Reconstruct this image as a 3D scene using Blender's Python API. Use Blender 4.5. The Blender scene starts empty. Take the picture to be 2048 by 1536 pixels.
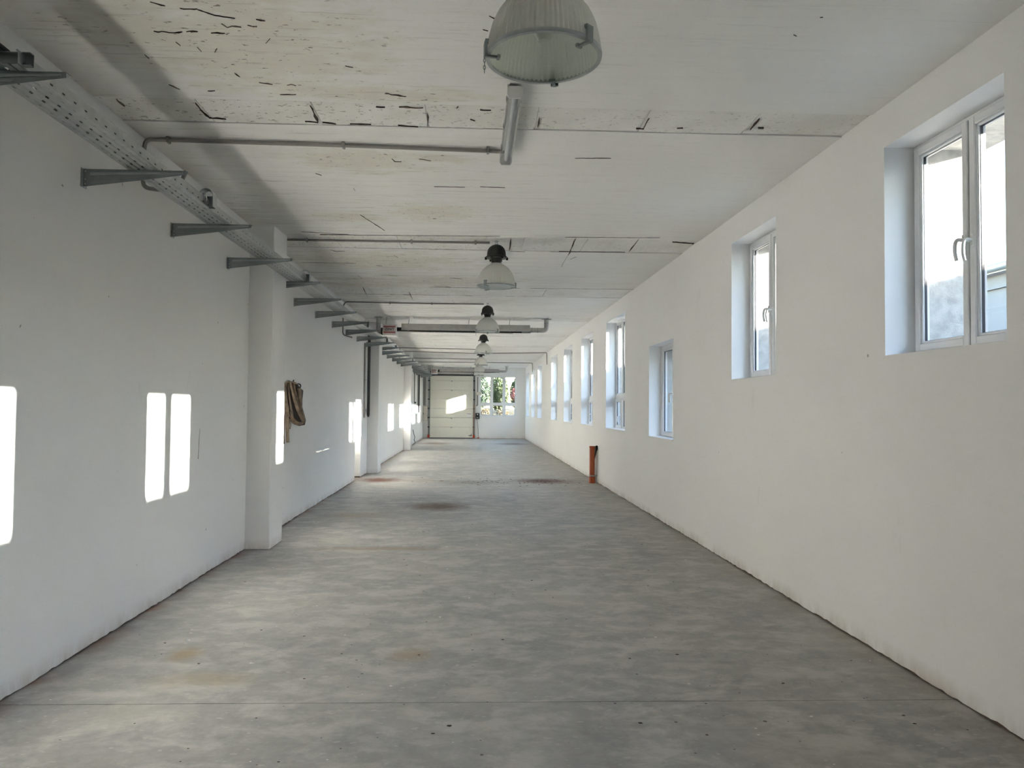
import bpy, math, random
from mathutils import Vector
R = math.radians
rnd = random.Random(7)
sc = bpy.context.scene
col = sc.collection

# ------------------------------------------------------------------ camera
EYE = 1.6
FPX, YAW, PITCH, ROLL, CX, CY = 1506.3, 0.0373, 0.0308, 0.0092, 1001.3, 768.0
XL, XR, H, D, BACK = -2.496, 2.690, 3.603, 38.22, -2.6
fw = Vector((math.sin(YAW)*math.cos(PITCH), math.cos(YAW)*math.cos(PITCH), math.sin(PITCH)))
r0 = Vector((math.cos(YAW), -math.sin(YAW), 0)); u0 = r0.cross(fw)
rt = r0*math.cos(ROLL)+u0*math.sin(ROLL); up = -r0*math.sin(ROLL)+u0*math.cos(ROLL)
cam = bpy.data.cameras.new('camera'); camo = bpy.data.objects.new('camera', cam); col.objects.link(camo)
cam.sensor_fit = 'HORIZONTAL'; cam.sensor_width = 36.0; cam.lens = FPX/2048*36
cam.shift_x = (1024-CX)/2048; cam.clip_end = 400; cam.clip_start = 0.05
from mathutils import Matrix
m = Matrix((rt, up, -fw)).transposed().to_4x4(); m.translation = (0, 0, EYE); camo.matrix_world = m
sc.camera = camo

# ------------------------------------------------------------------ sky, sun, exposure
SUN_AZ, SUN_T = R(20.7), 0.2656          # sun comes from the windows' side and a little from behind
sun_el = math.atan(SUN_T)
to_sun = Vector((math.cos(SUN_AZ)*math.cos(sun_el), -math.sin(SUN_AZ)*math.cos(sun_el), math.sin(sun_el)))
sl = bpy.data.lights.new('sun', 'SUN'); sl.energy = 64.0; sl.angle = R(0.53); sl.color = (1.0, 0.945, 0.86)
so = bpy.data.objects.new('sun', sl); col.objects.link(so)
so.rotation_euler = (-to_sun).to_track_quat('-Z', 'Y').to_euler(); so.location = (20, -5, 12)
w = bpy.data.worlds.new('world'); sc.world = w; w.use_nodes = True
nt = w.node_tree; bg = nt.nodes['Background']
sky = nt.nodes.new('ShaderNodeTexSky'); sky.sky_type = 'NISHITA'; sky.sun_disc = False
sky.sun_elevation = R(16); sky.sun_rotation = math.atan2(to_sun.x, to_sun.y)
sky.air_density = 1.0; sky.dust_density = 0.3; sky.ozone_density = 1.2
nt.links.new(sky.outputs[0], bg.inputs[0]); bg.inputs[1].default_value = 2.0
vs = sc.view_settings; vs.view_transform = 'Standard'; vs.look = 'None'; vs.gamma = 1; vs.use_curve_mapping = False
vs.exposure = 0.25
cy = sc.cycles
cy.max_bounces = 10; cy.diffuse_bounces = 5; cy.glossy_bounces = 3; cy.transmission_bounces = 6; cy.transparent_max_bounces = 16
cy.caustics_reflective = False; cy.caustics_refractive = False; cy.use_denoising = True; cy.sample_clamp_indirect = 0; cy.use_adaptive_sampling = True; cy.adaptive_threshold = 0.22; cy.adaptive_min_samples = 20

# ------------------------------------------------------------------ pixel helpers (2048 x 1536 frame)
def ray(x, y): return fw + rt*((x-CX)/FPX) - up*((y-CY)/FPX)
def onX(x, y, X):
    d = ray(x, y); t = X/d.x; return Vector((X, d.y*t, EYE+d.z*t))
def onZ(x, y, Z):
    d = ray(x, y); t = (Z-EYE)/d.z; return Vector((d.x*t, d.y*t, Z))
def onY(x, y, Y):
    d = ray(x, y); t = Y/d.y; return Vector((d.x*t, Y, EYE+d.z*t))

# ------------------------------------------------------------------ materials
class NT:
    def __init__(s, name):
        s.m = bpy.data.materials.new(name); s.m.use_nodes = True
        s.t = s.m.node_tree; s.b = s.t.nodes['Principled BSDF']; s.out = s.t.nodes['Material Output']
    def n(s, typ, **kw):
        nd = s.t.nodes.new(typ)
        for k, v in kw.items(): setattr(nd, k, v)
        return nd
    def put(s, sock, v):
        if isinstance(v, (int, float)): sock.default_value = v
        elif isinstance(v, tuple): sock.default_value = (*v, 1) if len(v) == 3 and len(sock.default_value) == 4 else v
        else: s.t.links.new(v, sock)
    def math(s, op, a, b=0.0, c=0.0, clamp=False):
        nd = s.n('ShaderNodeMath', operation=op); nd.use_clamp = clamp
        s.put(nd.inputs[0], a); s.put(nd.inputs[1], b); s.put(nd.inputs[2], c); return nd.outputs[0]
    def coord(s): return s.n('ShaderNodeTexCoord').outputs['Object']
    def xyz(s, v):
        nd = s.n('ShaderNodeSeparateXYZ'); s.put(nd.inputs[0], v); return nd.outputs
    def scale(s, v, k, loc=(0, 0, 0)):
        nd = s.n('ShaderNodeMapping'); s.put(nd.inputs[0], v); nd.inputs['Scale'].default_value = k; nd.inputs['Location'].default_value = loc
        return nd.outputs[0]
    def noise(s, v, sca, det=4, rough=.55, dist=0):
        nd = s.n('ShaderNodeTexNoise'); s.put(nd.inputs['Vector'], v); nd.inputs['Scale'].default_value = sca
        nd.inputs['Detail'].default_value = det; nd.inputs['Roughness'].default_value = rough; nd.inputs['Distortion'].default_value = dist
        return nd.outputs[0]
    def ramp(s, v, lo, hi, a=0.0, b=1.0):
        nd = s.n('ShaderNodeMapRange'); nd.clamp = True
        s.put(nd.inputs[0], v); nd.inputs[1].default_value = lo; nd.inputs[2].default_value = hi
        nd.inputs[3].default_value = a; nd.inputs[4].default_value = b; return nd.outputs[0]
    def mix(s, f, a, b, mode='MIX'):
        nd = s.n('ShaderNodeMix', data_type='RGBA', blend_type=mode)
        s.put(nd.inputs[0], f); s.put(nd.inputs[6], a); s.put(nd.inputs[7], b); return nd.outputs[2]
    def ellipse(s, x, y, c, rad, wob, soft=.5):
        """1 inside an ellipse round c with a ragged edge, 0 outside"""
        a = s.math('DIVIDE', s.math('SUBTRACT', x, c[0]), rad[0]); b = s.math('DIVIDE', s.math('SUBTRACT', y, c[1]), rad[1])
        d = s.math('SQRT', s.math('ADD', s.math('MULTIPLY', a, a), s.math('MULTIPLY', b, b)))
        d = s.math('ADD', d, wob)
        return s.ramp(d, 1-soft, 1+soft*.6, 1, 0)
    def bump(s, h, strength=.2, dist=.01):
        nd = s.n('ShaderNodeBump'); nd.inputs['Strength'].default_value = strength; nd.inputs['Distance'].default_value = dist
        s.put(nd.inputs['Height'], h); s.t.links.new(nd.outputs[0], s.b.inputs['Normal'])
    def set(s, col=None, rough=None, metal=None, spec=None):
        if col is not None: s.put(s.b.inputs['Base Color'], col)
        if rough is not None: s.put(s.b.inputs['Roughness'], rough)
        if metal is not None: s.put(s.b.inputs['Metallic'], metal)
        if spec is not None: s.put(s.b.inputs['Specular IOR Level'], spec)
        return s.m

def plain(name, c, rough=.5, metal=0, spec=.5, var=.08, nscale=8, bump=0):
    k = NT(name); v = k.coord(); n = k.noise(v, nscale)
    cc = k.mix(k.ramp(n, .3, .7), tuple(x*(1-var) for x in c), tuple(min(1, x*(1+var)) for x in c))
    if bump: k.bump(k.noise(v, nscale*8, 3), bump, .004)
    return k.set(cc, rough, metal, spec)

def wall_mat(name, base):
    k = NT(name); v = k.coord()
    big = k.noise(v, .6, 1); scuff = k.noise(k.scale(v, (1, 1.2, .4)), 2.4, 5, .72)
    c = k.mix(k.ramp(big, .3, .7), tuple(x*.965 for x in base), base)
    c = k.mix(k.ramp(scuff, .64, .78, 0, .20), c, (.52, .47, .40))
    z = k.xyz(v)[2]
    dirt = k.math('MULTIPLY', k.ramp(z, 0, .12, 1, 0), k.ramp(scuff, .38, .6))
    c = k.mix(k.math('MULTIPLY', dirt, .5), c, (.40, .30, .21))
    specks = k.noise(v, 19, 0, .4)
    c = k.mix(k.ramp(specks, .905, .92, 0, .6), c, (.14, .12, .10))
    k.bump(k.math('ADD', k.math('MULTIPLY', big, 1.4), k.math('MULTIPLY', scuff, .12)), .22, .02)
    return k.set(c, .75, 0, .25)
M = {}
M['wall'] = wall_mat('white_wall_paint', (.89, .885, .87))
M['stucco'] = plain('rough_outside_plaster', (.40, .39, .365), .9, 0, .1, .25, 14, .9)
M['wallbase'] = plain('wall_base_gap', (.12, .085, .06), .9, var=.3)

def ceiling_mat():
    k = NT('old_painted_concrete'); v = k.coord(); x, y, z = k.xyz(v)
    wob = k.math('MULTIPLY', k.math('SUBTRACT', k.noise(k.scale(v, (.8, 1.6, 1)), 3.6, 4, .7), .5), 3.2)
    base = k.mix(k.ramp(k.noise(v, .8, 1), .3, .7), (.85, .845, .82), (.89, .88, .86))
    # worn side of the ceiling and streaks left by the shuttering boards
    left = k.ramp(x, -2.6, 1.8, 1, .22)
    far = k.ramp(y, 6, 14, 0, 1)
    streak = k.noise(k.scale(v, (.35, 7, 1)), 2.0, 4, .7)
    st = k.math('MULTIPLY', k.ramp(streak, .47, .64), k.math('MULTIPLY', left, k.ramp(far, 0, 1, .15, .9)))
    c = k.mix(k.math('MULTIPLY', st, .8), base, (.56, .52, .43))
    # yellowed bare patches
    masks = None
    for cx_, cy_, rx, ry in [(-1.22, 4.22, .62, .62), (-1.75, 4.05, .5, .3), (-.95, 6.15, .55, .3), (-.45, 7.75, .42, .32), (-1.35, 8.0, .35, .2),
                             (-.30, 6.05, .3, .1), (-.55, 4.82, .6, .12), (-1.2, 10.4, 1.1, .7), (-.6, 12.0, 1.2, .6), (-1.5, 12.6, .9, 1.0), (-.2, 3.35, .35, .12)]:
        e = k.ellipse(x, y, (cx_, cy_), (rx, ry), wob, .5)
        masks = e if masks is None else k.math('MAXIMUM', masks, e)
    tint = k.mix(k.ramp(k.noise(v, 9, 2), .35, .65), (.75, .70, .56), (.70, .655, .55))
    c = k.mix(k.math('MULTIPLY', masks, .55), c, tint)
    # little pits, thick in the bare patches and the filler strips
    pit = k.noise(k.scale(v, (6, 11, 1)), 2.2, 4, .68)
    pm = k.math('MULTIPLY', k.ramp(pit, .61, .67), k.math('ADD', k.math('MULTIPLY', masks, .72), k.math('MULTIPLY', left, .12)), clamp=True)
    c = k.mix(pm, c, (.12, .10, .08))
    long_ = k.noise(k.scale(v, (1.1, 17, 1), (3, 1, 0)), 1.8, 4, .66)
    lm = k.math('MULTIPLY', k.ramp(long_, .60, .645), k.math('MULTIPLY', left, k.ramp(far, 0, 1, .25, 1.0)))
    c = k.mix(lm, c, (.16, .13, .10))
    # darker brown, broken up by noise, along the wall corner
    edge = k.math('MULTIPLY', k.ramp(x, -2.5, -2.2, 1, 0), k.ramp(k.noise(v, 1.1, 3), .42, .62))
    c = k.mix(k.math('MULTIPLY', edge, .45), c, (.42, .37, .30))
    k.bump(streak, .18, .02)
    return k.set(c, .85, 0, .2)
M['ceil'] = ceiling_mat()

def filler_mat():
    k = NT('pitted_filler_concrete'); v = k.coord(); x, y, z = k.xyz(v)
    base = k.mix(k.ramp(k.noise(v, 2.2, 5), .35, .65), (.78, .765, .72), (.87, .86, .835))
    left = k.ramp(x, -2.6, 2.0, 1, .35)
    pit = k.noise(k.scale(v, (8, 12, 1)), 3.2, 4, .6)
    pm = k.math('MULTIPLY', k.ramp(pit, .60, .66), k.math('MULTIPLY', left, .8))
    c = k.mix(pm, base, (.15, .13, .11))
    k.bump(k.noise(v, 30, 2), .4, .01)
    return k.set(c, .9, 0, .15)
M['filler'] = filler_mat()
M['crack'] = plain('dark_crack_grit', (.075, .06, .05), .95, var=.3, nscale=30, spec=.1)  # dark brown of the ceiling cracks and floor grit
M['spall'] = plain('bare_spalled_concrete', (.26, .21, .16), .95, var=.35, nscale=25, spec=.1)

def floor_mat():
    k = NT('worn_concrete_floor'); v = k.coord(); x, y, z = k.xyz(v)
    wob = k.math('MULTIPLY', k.math('SUBTRACT', k.noise(v, 5.5, 3, .7), .5), 1.1)
    big = k.noise(v, .45, 2, .6); mid = k.noise(k.scale(v, (1, 1.5, 1)), 2.7, 5, .68, .3); fine = k.noise(v, 9, 4, .7)
    c = k.mix(k.ramp(big, .32, .68), (.29, .286, .270), (.37, .362, .338))
    c = k.mix(k.ramp(mid, .46, .62, 0, .85), c, (.50, .485, .45))
    c = k.mix(k.ramp(k.noise(k.scale(v, (1, 1.3, 1), (5, 2, 0)), 2.0, 5, .68, .2), .52, .64, 0, .6), c, (.25, .252, .245))
    c = k.mix(k.ramp(k.noise(v, .9, 4, .65), .55, .68, 0, .3), c, (.46, .42, .34))
    c = k.mix(k.ramp(fine, .42, .68, 0, .3), c, (.54, .525, .49))
    chips = k.noise(k.scale(v, (1, 1.6, 1)), 17, 1, .5)
    c = k.mix(k.ramp(chips, .68, .72, 0, .35), c, (.60, .58, .54))
    dots = k.noise(v, 26, 0, .4)
    c = k.mix(k.ramp(dots, .86, .88, 0, .8), c, (.04, .035, .03))
    # rust and oil spots
    for cx_, cy_, rx, ry, cc, a in [(-.03, 16.05, .7, .5, (.17, .15, .11), .55),
                                (1.75, 16.3, .9, .6, (.20, .16, .12), .5), (-1.3, 16.4, .8, .35, (.30, .22, .16), .45),
                                (-.54, 12.16, .46, .48, (.105, .065, .04), .95), (-2.0, 16.46, .42, .5, (.12, .045, .025), 1.0), (1.55, 16.44, .5, .5, (.085, .03, .02), 1.0),
                                (1.72, 32.9, .65, 1.0, (.09, .045, .03), .9), (-1.6, 32.85, .65, .8, (.13, .06, .04), .8),
                                (-1.82, 4.95, .10, .13, (.33, .235, .10), .7), (-.38, 4.92, .14, .12, (.33, .235, .11), .55), (-1.55, 4.50, .28, .12, (.37, .30, .17), .5),
                                (-1.05, 8.55, .7, .10, (.30, .21, .12), .6), (-1.7, 11.15, .45, .3, (.33, .27, .18), .6)]:
        e = k.ellipse(x, y, (cx_, cy_), (rx, ry), wob, .6)
        c = k.mix(k.math('MULTIPLY', e, a), c, cc)
    rust = k.math('MULTIPLY', k.ramp(x, XL, XL+.16, 1, 0), k.ramp(k.noise(v, 2.4, 2), .40, .62))
    c = k.mix(k.math('MULTIPLY', rust, .75), c, (.27, .13, .07))
    edge = k.math('MULTIPLY', k.ramp(x, XR-.35, XR, 0, 1), k.ramp(k.noise(v, 2, 2), .35, .65))
    c = k.mix(k.math('MULTIPLY', edge, .45), c, (.30, .23, .15))
    k.bump(k.math('ADD', k.math('MULTIPLY', mid, .6), k.math('MULTIPLY', fine, .25)), .18, .01)
    rg = k.ramp(mid, .3, .7, .52, .68)
    return k.set(c, rg, 0, .4)
M['floor'] = floor_mat()
M['joint'] = plain('floor_joint_dirt', (.10, .09, .08), .9, var=.3, nscale=20)

M['pvc'] = plain('white_window_plastic', (.83, .83, .83), .28, 0, .5, .02)
M['seal'] = plain('black_rubber_seal', (.03, .03, .035), .6)
M['handle'] = plain('handle_enamel', (.80, .79, .77), .3, 0, .5, .03)
def glass_mat(name, tint, base=.04, rough=0.0):
    k = NT(name)
    tr = k.n('ShaderNodeBsdfTransparent'); tr.inputs[0].default_value = (*tint, 1)
    gl = k.n('ShaderNodeBsdfGlossy'); gl.inputs['Roughness'].default_value = rough
    geo = k.n('ShaderNodeNewGeometry'); dt = k.n('ShaderNodeVectorMath', operation='DOT_PRODUCT')
    k.t.links.new(geo.outputs['Incoming'], dt.inputs[0]); k.t.links.new(geo.outputs['Normal'], dt.inputs[1])
    fr = k.math('ADD', k.math('MULTIPLY', k.math('POWER', k.math('SUBTRACT', 1.0, k.math('ABSOLUTE', dt.outputs['Value'])), 5.0), 1-base), base)
    mx = k.n('ShaderNodeMixShader'); k.put(mx.inputs[0], fr)
    k.t.links.new(tr.outputs[0], mx.inputs[1]); k.t.links.new(gl.outputs[0], mx.inputs[2]); k.t.links.new(mx.outputs[0], k.out.inputs[0])
    return k.m
M['glass'] = glass_mat('window_glass', (.96, .97, .965))
M['zinc'] = plain('galvanised_steel', (.47, .50, .50), .38, .75, .5, .12, 12)
M['zincdark'] = plain('dull_galvanised_steel', (.30, .335, .335), .45, .7, .5, .14, 10)
M['duct'] = plain('flue_pipe_steel', (.50, .49, .47), .33, .85, .5, .1, 9)
M['grey'] = plain('grey_conduit_plastic', (.30, .285, .265), .5, 0, .4, .06)
M['black'] = plain('black_paint', (.018, .019, .018), .5, 0, .4, .1)
M['hose'] = plain('black_hose_rubber', (.012, .012, .013), .4, 0, .5, .1)
M['white'] = plain('white_enamel', (.80, .79, .77), .4, 0, .5, .03)
M['red'] = plain('dark_red_print', (.33, .055, .05), .55)
M['ink'] = plain('black_print', (.03, .03, .035), .6)
M['pink'] = plain('faded_sign_panel', (.66, .60, .58), .5)
M['orange'] = plain('orange_drain_plastic', (.42, .085, .025), .38, 0, .5, .06)
M['redplastic'] = plain('red_bracket_paint', (.55, .07, .03), .5)
M['cream'] = plain('cream_door_enamel', (.74, .73, .64), .42, 0, .4, .02)
M['beige'] = plain('beige_cabinet_enamel', (.66, .62, .55), .45)
M['copper'] = plain('rusty_rail_steel', (.42, .22, .12), .5, .4, .5, .3, 14)
def leather_mat():
    k = NT('worn_brown_leather'); v = k.coord(); n = k.noise(v, 7, 6, .6)
    c = k.mix(k.ramp(n, .35, .7), (.10, .072, .045), (.36, .28, .195))
    k.bump(k.noise(v, 60, 4), .3, .004); return k.set(c, .38, 0, .5)
M['leather'] = leather_mat()
M['foldshade'] = plain('dark_fold_shade_leather', (.045, .032, .024), .6, 0, .4, .2)  # dark tone stands in for the shade between the garment's folds
def shade_mat():
    k = NT('ribbed_acrylic_shade')
    k.set((.90, .89, .86), .25, 0, .5)
    tl = k.n('ShaderNodeBsdfTranslucent'); tl.inputs[0].default_value = (.92, .91, .88, 1)
    mx = k.n('ShaderNodeMixShader'); mx.inputs[0].default_value = .6
    k.t.links.new(k.b.outputs[0], mx.inputs[1]); k.t.links.new(tl.outputs[0], mx.inputs[2]); k.t.links.new(mx.outputs[0], k.out.inputs[0])
    return k.m
M['shade'] = shade_mat()
M['lens'] = glass_mat('greenish_cover_glass', (.90, .94, .915), rough=.05)
M['clear'] = glass_mat('clear_diffuser_plastic', (.95, .955, .955), rough=.12)
M['tube'] = plain('white_lamp_tube', (.86, .86, .85), .3)
def perforated(name, axis):
    k = NT(name); v = k.coord(); x, y, z = k.xyz(v)
    a = x if axis == 'x' else z
    row = k.math('FLOOR', k.math('DIVIDE', a, .045))
    yy = k.math('ADD', y, k.math('MULTIPLY', row, .047))
    fy = k.math('ABSOLUTE', k.math('SUBTRACT', k.math('FRACT', k.math('DIVIDE', yy, .107)), .5))
    fa = k.math('ABSOLUTE', k.math('SUBTRACT', k.math('FRACT', k.math('DIVIDE', a, .045)), .5))
    hole = k.math('MULTIPLY', k.math('LESS_THAN', fy, .13), k.math('LESS_THAN', fa, .11))
    n = k.noise(v, 10, 5)
    k.set(k.mix(k.ramp(n, .3, .7), (.34, .36, .355), (.46, .475, .47)), .36, .7)
    tr = k.n('ShaderNodeBsdfTransparent'); mx = k.n('ShaderNodeMixShader'); k.put(mx.inputs[0], hole)
    k.t.links.new(k.b.outputs[0], mx.inputs[1]); k.t.links.new(tr.outputs[0], mx.inputs[2]); k.t.links.new(mx.outputs[0], k.out.inputs[0])
    return k.m
M['tray_bottom'] = perforated('perforated_zinc_sheet', 'x')
M['tray_side'] = perforated('perforated_zinc_rail', 'z')
M['yard'] = plain('yard_gravel', (.34, .32, .29), .9, var=.3, nscale=3)
M['nwall'] = plain('neighbour_plaster', (.17, .17, .17), .9, var=.06, nscale=1.5)
M['roof'] = plain('grey_roof_sheet', (.35, .34, .33), .7)
M['drygrass'] = plain('dry_grass', (.06, .042, .013), .8, var=.4, nscale=2)
M['leaf1'] = plain('green_leaves', (.035, .052, .012), .6, var=.4, nscale=3)
M['leaf2'] = plain('blue_green_leaves', (.03, .048, .026), .6, var=.4, nscale=3)
M['leaf3'] = plain('reddish_leaves', (.10, .02, .015), .6, var=.3, nscale=3)
M['leaf4'] = plain('tan_dry_leaves', (.06, .041, .012), .6, var=.35, nscale=3)
M['bark'] = plain('bark', (.16, .12, .09), .9, var=.3)

# ------------------------------------------------------------------ mesh builder
class MB:
    def __init__(s): s.v = []; s.f = []
    def add(s, vs_, fs):
        o = len(s.v); s.v += [tuple(p) for p in vs_]; s.f += [tuple(i+o for i in f) for f in fs]; return s
    def box(s, x0, x1, y0, y1, z0, z1):
        return s.add([(x0,y0,z0),(x1,y0,z0),(x1,y1,z0),(x0,y1,z0),(x0,y0,z1),(x1,y0,z1),(x1,y1,z1),(x0,y1,z1)],
                     [(0,3,2,1),(4,5,6,7),(0,1,5,4),(1,2,6,5),(2,3,7,6),(3,0,4,7)])
    def cbox(s, x0, x1, y0, y1, z0, z1, b):
        """box with chamfered edges"""
        import itertools
        pts = []; xs = (x0, x1); ys = (y0, y1); zs = (z0, z1)
        idx = {}
        for i, j, k in itertools.product((0,1), repeat=3):
            sx, sy, sz = (1-2*i), (1-2*j), (1-2*k)
            for a in range(3):
                p = [xs[i]+sx*b, ys[j]+sy*b, zs[k]+sz*b]; p[a] = (xs[i], ys[j], zs[k])[a]
                idx[(i,j,k,a)] = len(pts); pts.append(tuple(p))
        fs = []
        def q(l): fs.append(tuple(idx[t] for t in l))
        for s_ in (0,1):
            o = lambda l: l if s_ else l[::-1]
            q(o([(s_,0,0,0),(s_,1,0,0),(s_,1,1,0),(s_,0,1,0)]))
            q(o([(0,s_,0,1),(0,s_,1,1),(1,s_,1,1),(1,s_,0,1)]))
            q(o([(0,0,s_,2),(1,0,s_,2),(1,1,s_,2),(0,1,s_,2)]))
        for i in (0,1):
            for j in (0,1):
                e = [(i,j,0,0),(i,j,1,0),(i,j,1,1),(i,j,0,1)]; q(e if i^j else e[::-1])
                e = [(i,0,j,0),(i,0,j,2),(i,1,j,2),(i,1,j,0)]; q(e if i^j else e[::-1])
                e = [(0,i,j,1),(1,i,j,1),(1,i,j,2),(0,i,j,2)]; q(e if i^j else e[::-1])
        for i, j, k in itertools.product((0,1), repeat=3):
            t = [(i,j,k,0),(i,j,k,1),(i,j,k,2)]; q(t if (i+j+k) % 2 else t[::-1])
        return s.add(pts, fs)
    def tube(s, pts, r, n=10, caps=True, flat=None):
        pts = [Vector(p) for p in pts]; rs = r if isinstance(r, (list, tuple)) else [r]*len(pts)
        up_ = Vector((0, 0, 1)); rings = []; prev = None
        for i, p in enumerate(pts):
            t = ((pts[min(i+1, len(pts)-1)]-p).normalized()+(p-pts[max(i-1, 0)]).normalized())
            t = t.normalized() if t.length > 1e-9 else Vector((0, 0, 1))
            if prev is None:
                a = t.cross(up_); a = a if a.length > 1e-3 else t.cross(Vector((1, 0, 0)))
            else: a = prev - t*prev.dot(t)
            a.normalize(); b = t.cross(a); prev = a
            rings.append([p + (a*math.cos(2*math.pi*k/n) + b*math.sin(2*math.pi*k/n))*rs[i] for k in range(n)])
        V = [q for rg in rings for q in rg]; F = []
        for i in range(len(rings)-1):
            for k in range(n): F.append((i*n+k, i*n+(k+1) % n, (i+1)*n+(k+1) % n, (i+1)*n+k))
        if caps: F.append(tuple(range(n-1, -1, -1))); F.append(tuple((len(rings)-1)*n+k for k in range(n)))
        return s.add(V, F)
    def lathe(s, prof, n=32, c=(0, 0, 0), rib=0.0, closed=False):
        V = []; F = []
        for r_, z in prof:
            for k in range(n):
                rr = r_*(1+(rib if k % 2 else 0)); a = 2*math.pi*k/n
                V.append((c[0]+rr*math.cos(a), c[1]+rr*math.sin(a), c[2]+z))
        m_ = len(prof)
        for i in range(m_ if closed else m_-1):
            j = (i+1) % m_
            for k in range(n): F.append((i*n+k, i*n+(k+1) % n, j*n+(k+1) % n, j*n+k))
        return s.add(V, F)
    def prism(s, poly, axis, a, b):
        """polygon in the two other axes (kept in xyz order) extruded from a to b"""
        def P(u, v_, t): return {'x': (t, u, v_), 'y': (u, t, v_), 'z': (u, v_, t)}[axis]
        n = len(poly)
        return s.add([P(u, v_, a) for u, v_ in poly]+[P(u, v_, b) for u, v_ in poly],
                     [tuple(range(n)), tuple(range(2*n-1, n-1, -1))]+[(i, n+i, n+(i+1) % n, (i+1) % n) for i in range(n)])
    def build(s, name, mat, parent=None, smooth=False, world=False):
        o_ = Vector((0, 0, 0))
        if world and parent is not None:
            p = parent
            while p is not None: o_ += p.location; p = p.parent
        me = bpy.data.meshes.new(name); me.from_pydata([tuple(Vector(v)-o_) for v in s.v], [], s.f); me.materials.append(mat)
        import bmesh
        bm = bmesh.new(); bm.from_mesh(me); bmesh.ops.recalc_face_normals(bm, faces=bm.faces); bm.to_mesh(me); bm.free()
        if smooth:
            me.polygons.foreach_set('use_smooth', [True]*len(me.polygons)); me.set_sharp_from_angle(angle=R(38))
        me.update()
        o = bpy.data.objects.new(name, me); col.objects.link(o); o.parent = parent
        return o

def tag(o, label=None, cat=None, group=None, kind=None):
    if label: o['label'] = label
    if cat: o['category'] = cat
    if group: o['group'] = group
    if kind: o['kind'] = kind
    return o
def thing(name, loc=(0, 0, 0), rz=0):
    o = bpy.data.objects.new(name, None); col.objects.link(o); o.location = loc; o.rotation_euler = (0, 0, rz); o.empty_display_size = .1; return o
def copy_tree(o, parent=None):
    c = o.copy(); col.objects.link(c); c.parent = parent
    for ch in o.children: copy_tree(ch, c)
    return c
def fillet(pts, r, n=5):
    pts = [Vector(p) for p in pts]; out = [pts[0]]
    for i in range(1, len(pts)-1):
        a, b, c = pts[i-1], pts[i], pts[i+1]
        d1 = (a-b); d2 = (c-b); rr = min(r, d1.length*.45, d2.length*.45)
        p1 = b+d1.normalized()*rr; p2 = b+d2.normalized()*rr
        for k in range(n+1):
            t = k/n; out.append(p1*(1-t)**2+b*2*t*(1-t)+p2*t*t)
    return out+[pts[-1]]
ORD = ['first','second','third','fourth','fifth','sixth','seventh','eighth','ninth','tenth','eleventh','twelfth','thirteenth','fourteenth','fifteenth',
       'sixteenth','seventeenth','eighteenth','nineteenth','twentieth','twenty-first','twenty-second','twenty-third','twenty-fourth','twenty-fifth']

# ------------------------------------------------------------------ the setting
WT = 0.66                                   # thickness of the window wall
XO = XR+WT
# openings in the window wall: near edge, far edge, sill, head, kind
OPEN = [(1.13, 2.25, 1.96, 3.33, 'two'), (3.69, 4.81, 1.96, 3.33, 'two'), (6.58, 7.73, 1.91, 3.33, 'two'), (10.0, 11.39, 1.17, 2.55, 'two'),
        (13.22, 15.10, 1.19, 3.32, 'six'), (16.75, 18.57, 1.19, 3.32, 'six'), (20.28, 22.10, 1.18, 3.32, 'six'), (23.80, 25.67, 1.18, 3.32, 'six'),
        (29.15, 31.02, 1.16, 3.32, 'six'), (32.40, 34.28, 1.15, 3.28, 'six'), (35.75, 37.62, 1.14, 3.26, 'six')]

def skirt(mb, p0, p1, z, nrm):
    """ragged lower edge of the plaster between two points"""
    a = Vector(p0); b = Vector(p1); n = max(2, int((b-a).length/.045)); V = []; F = []; ph = rnd.random()*9
    for i in range(n+1):
        p = a.lerp(b, i/n); q = i*.045
        zz = .007+.008*(math.sin(q*2.1+ph)*math.sin(q*5.3+ph)*.5+.5)+.009*rnd.random()**2
        V += [(p.x, p.y, z), (p.x, p.y, min(zz, z-.001))]
        if i: F.append((2*i-2, 2*i, 2*i+1, 2*i-1))
    mb.add(V, F)
ZB = .026
mb = MB()
ys = [BACK]
for y0, y1, z0, z1, kd in OPEN:
    mb.box(XR, XO, ys[-1], y0, ZB, H+.02)
    mb.box(XR, XO, y0, y1, ZB, z0); mb.box(XR, XO, y0, y1, z1, H+.02); ys.append(y1)
mb.box(XR, XO, ys[-1], D+.4, ZB, H+.02)
skirt(mb, (XR, BACK, 0), (XR, D, 0), ZB, -1)
wr = mb.build('wall_right', M['wall']); tag(wr, 'white plastered wall pierced by a row of windows', 'wall', kind='structure')
tag(MB().box(XR+.012, XO, BACK, D, -.05, ZB).build('wall_base', M['wallbase'], wr))
# rough plaster on the outer half of the openings and on the outside face
mb = MB(); t = .008; xi = XR+.27
ys = [BACK-.4]
for y0, y1, z0, z1, kd in OPEN:
    mb.box(xi, XO+t, y0, y0+t, z0, z1); mb.box(xi, XO+t, y1-t, y1, z0, z1)
    mb.box(xi, XO+t, y0, y1, z1-t, z1); mb.box(xi, XO+t+.03, y0, y1, z0, z0+t)
    mb.box(XO, XO+t, ys[-1], y0, -.3, H+.1); mb.box(XO, XO+t, y0, y1, -.3, z0); mb.box(XO, XO+t, y0, y1, z1, H+.1); ys.append(y1)
mb.box(XO, XO+t, ys[-1], D+.4, -.3, H+.1)
mb.build('outside_plaster', M['stucco'], wr)

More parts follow.
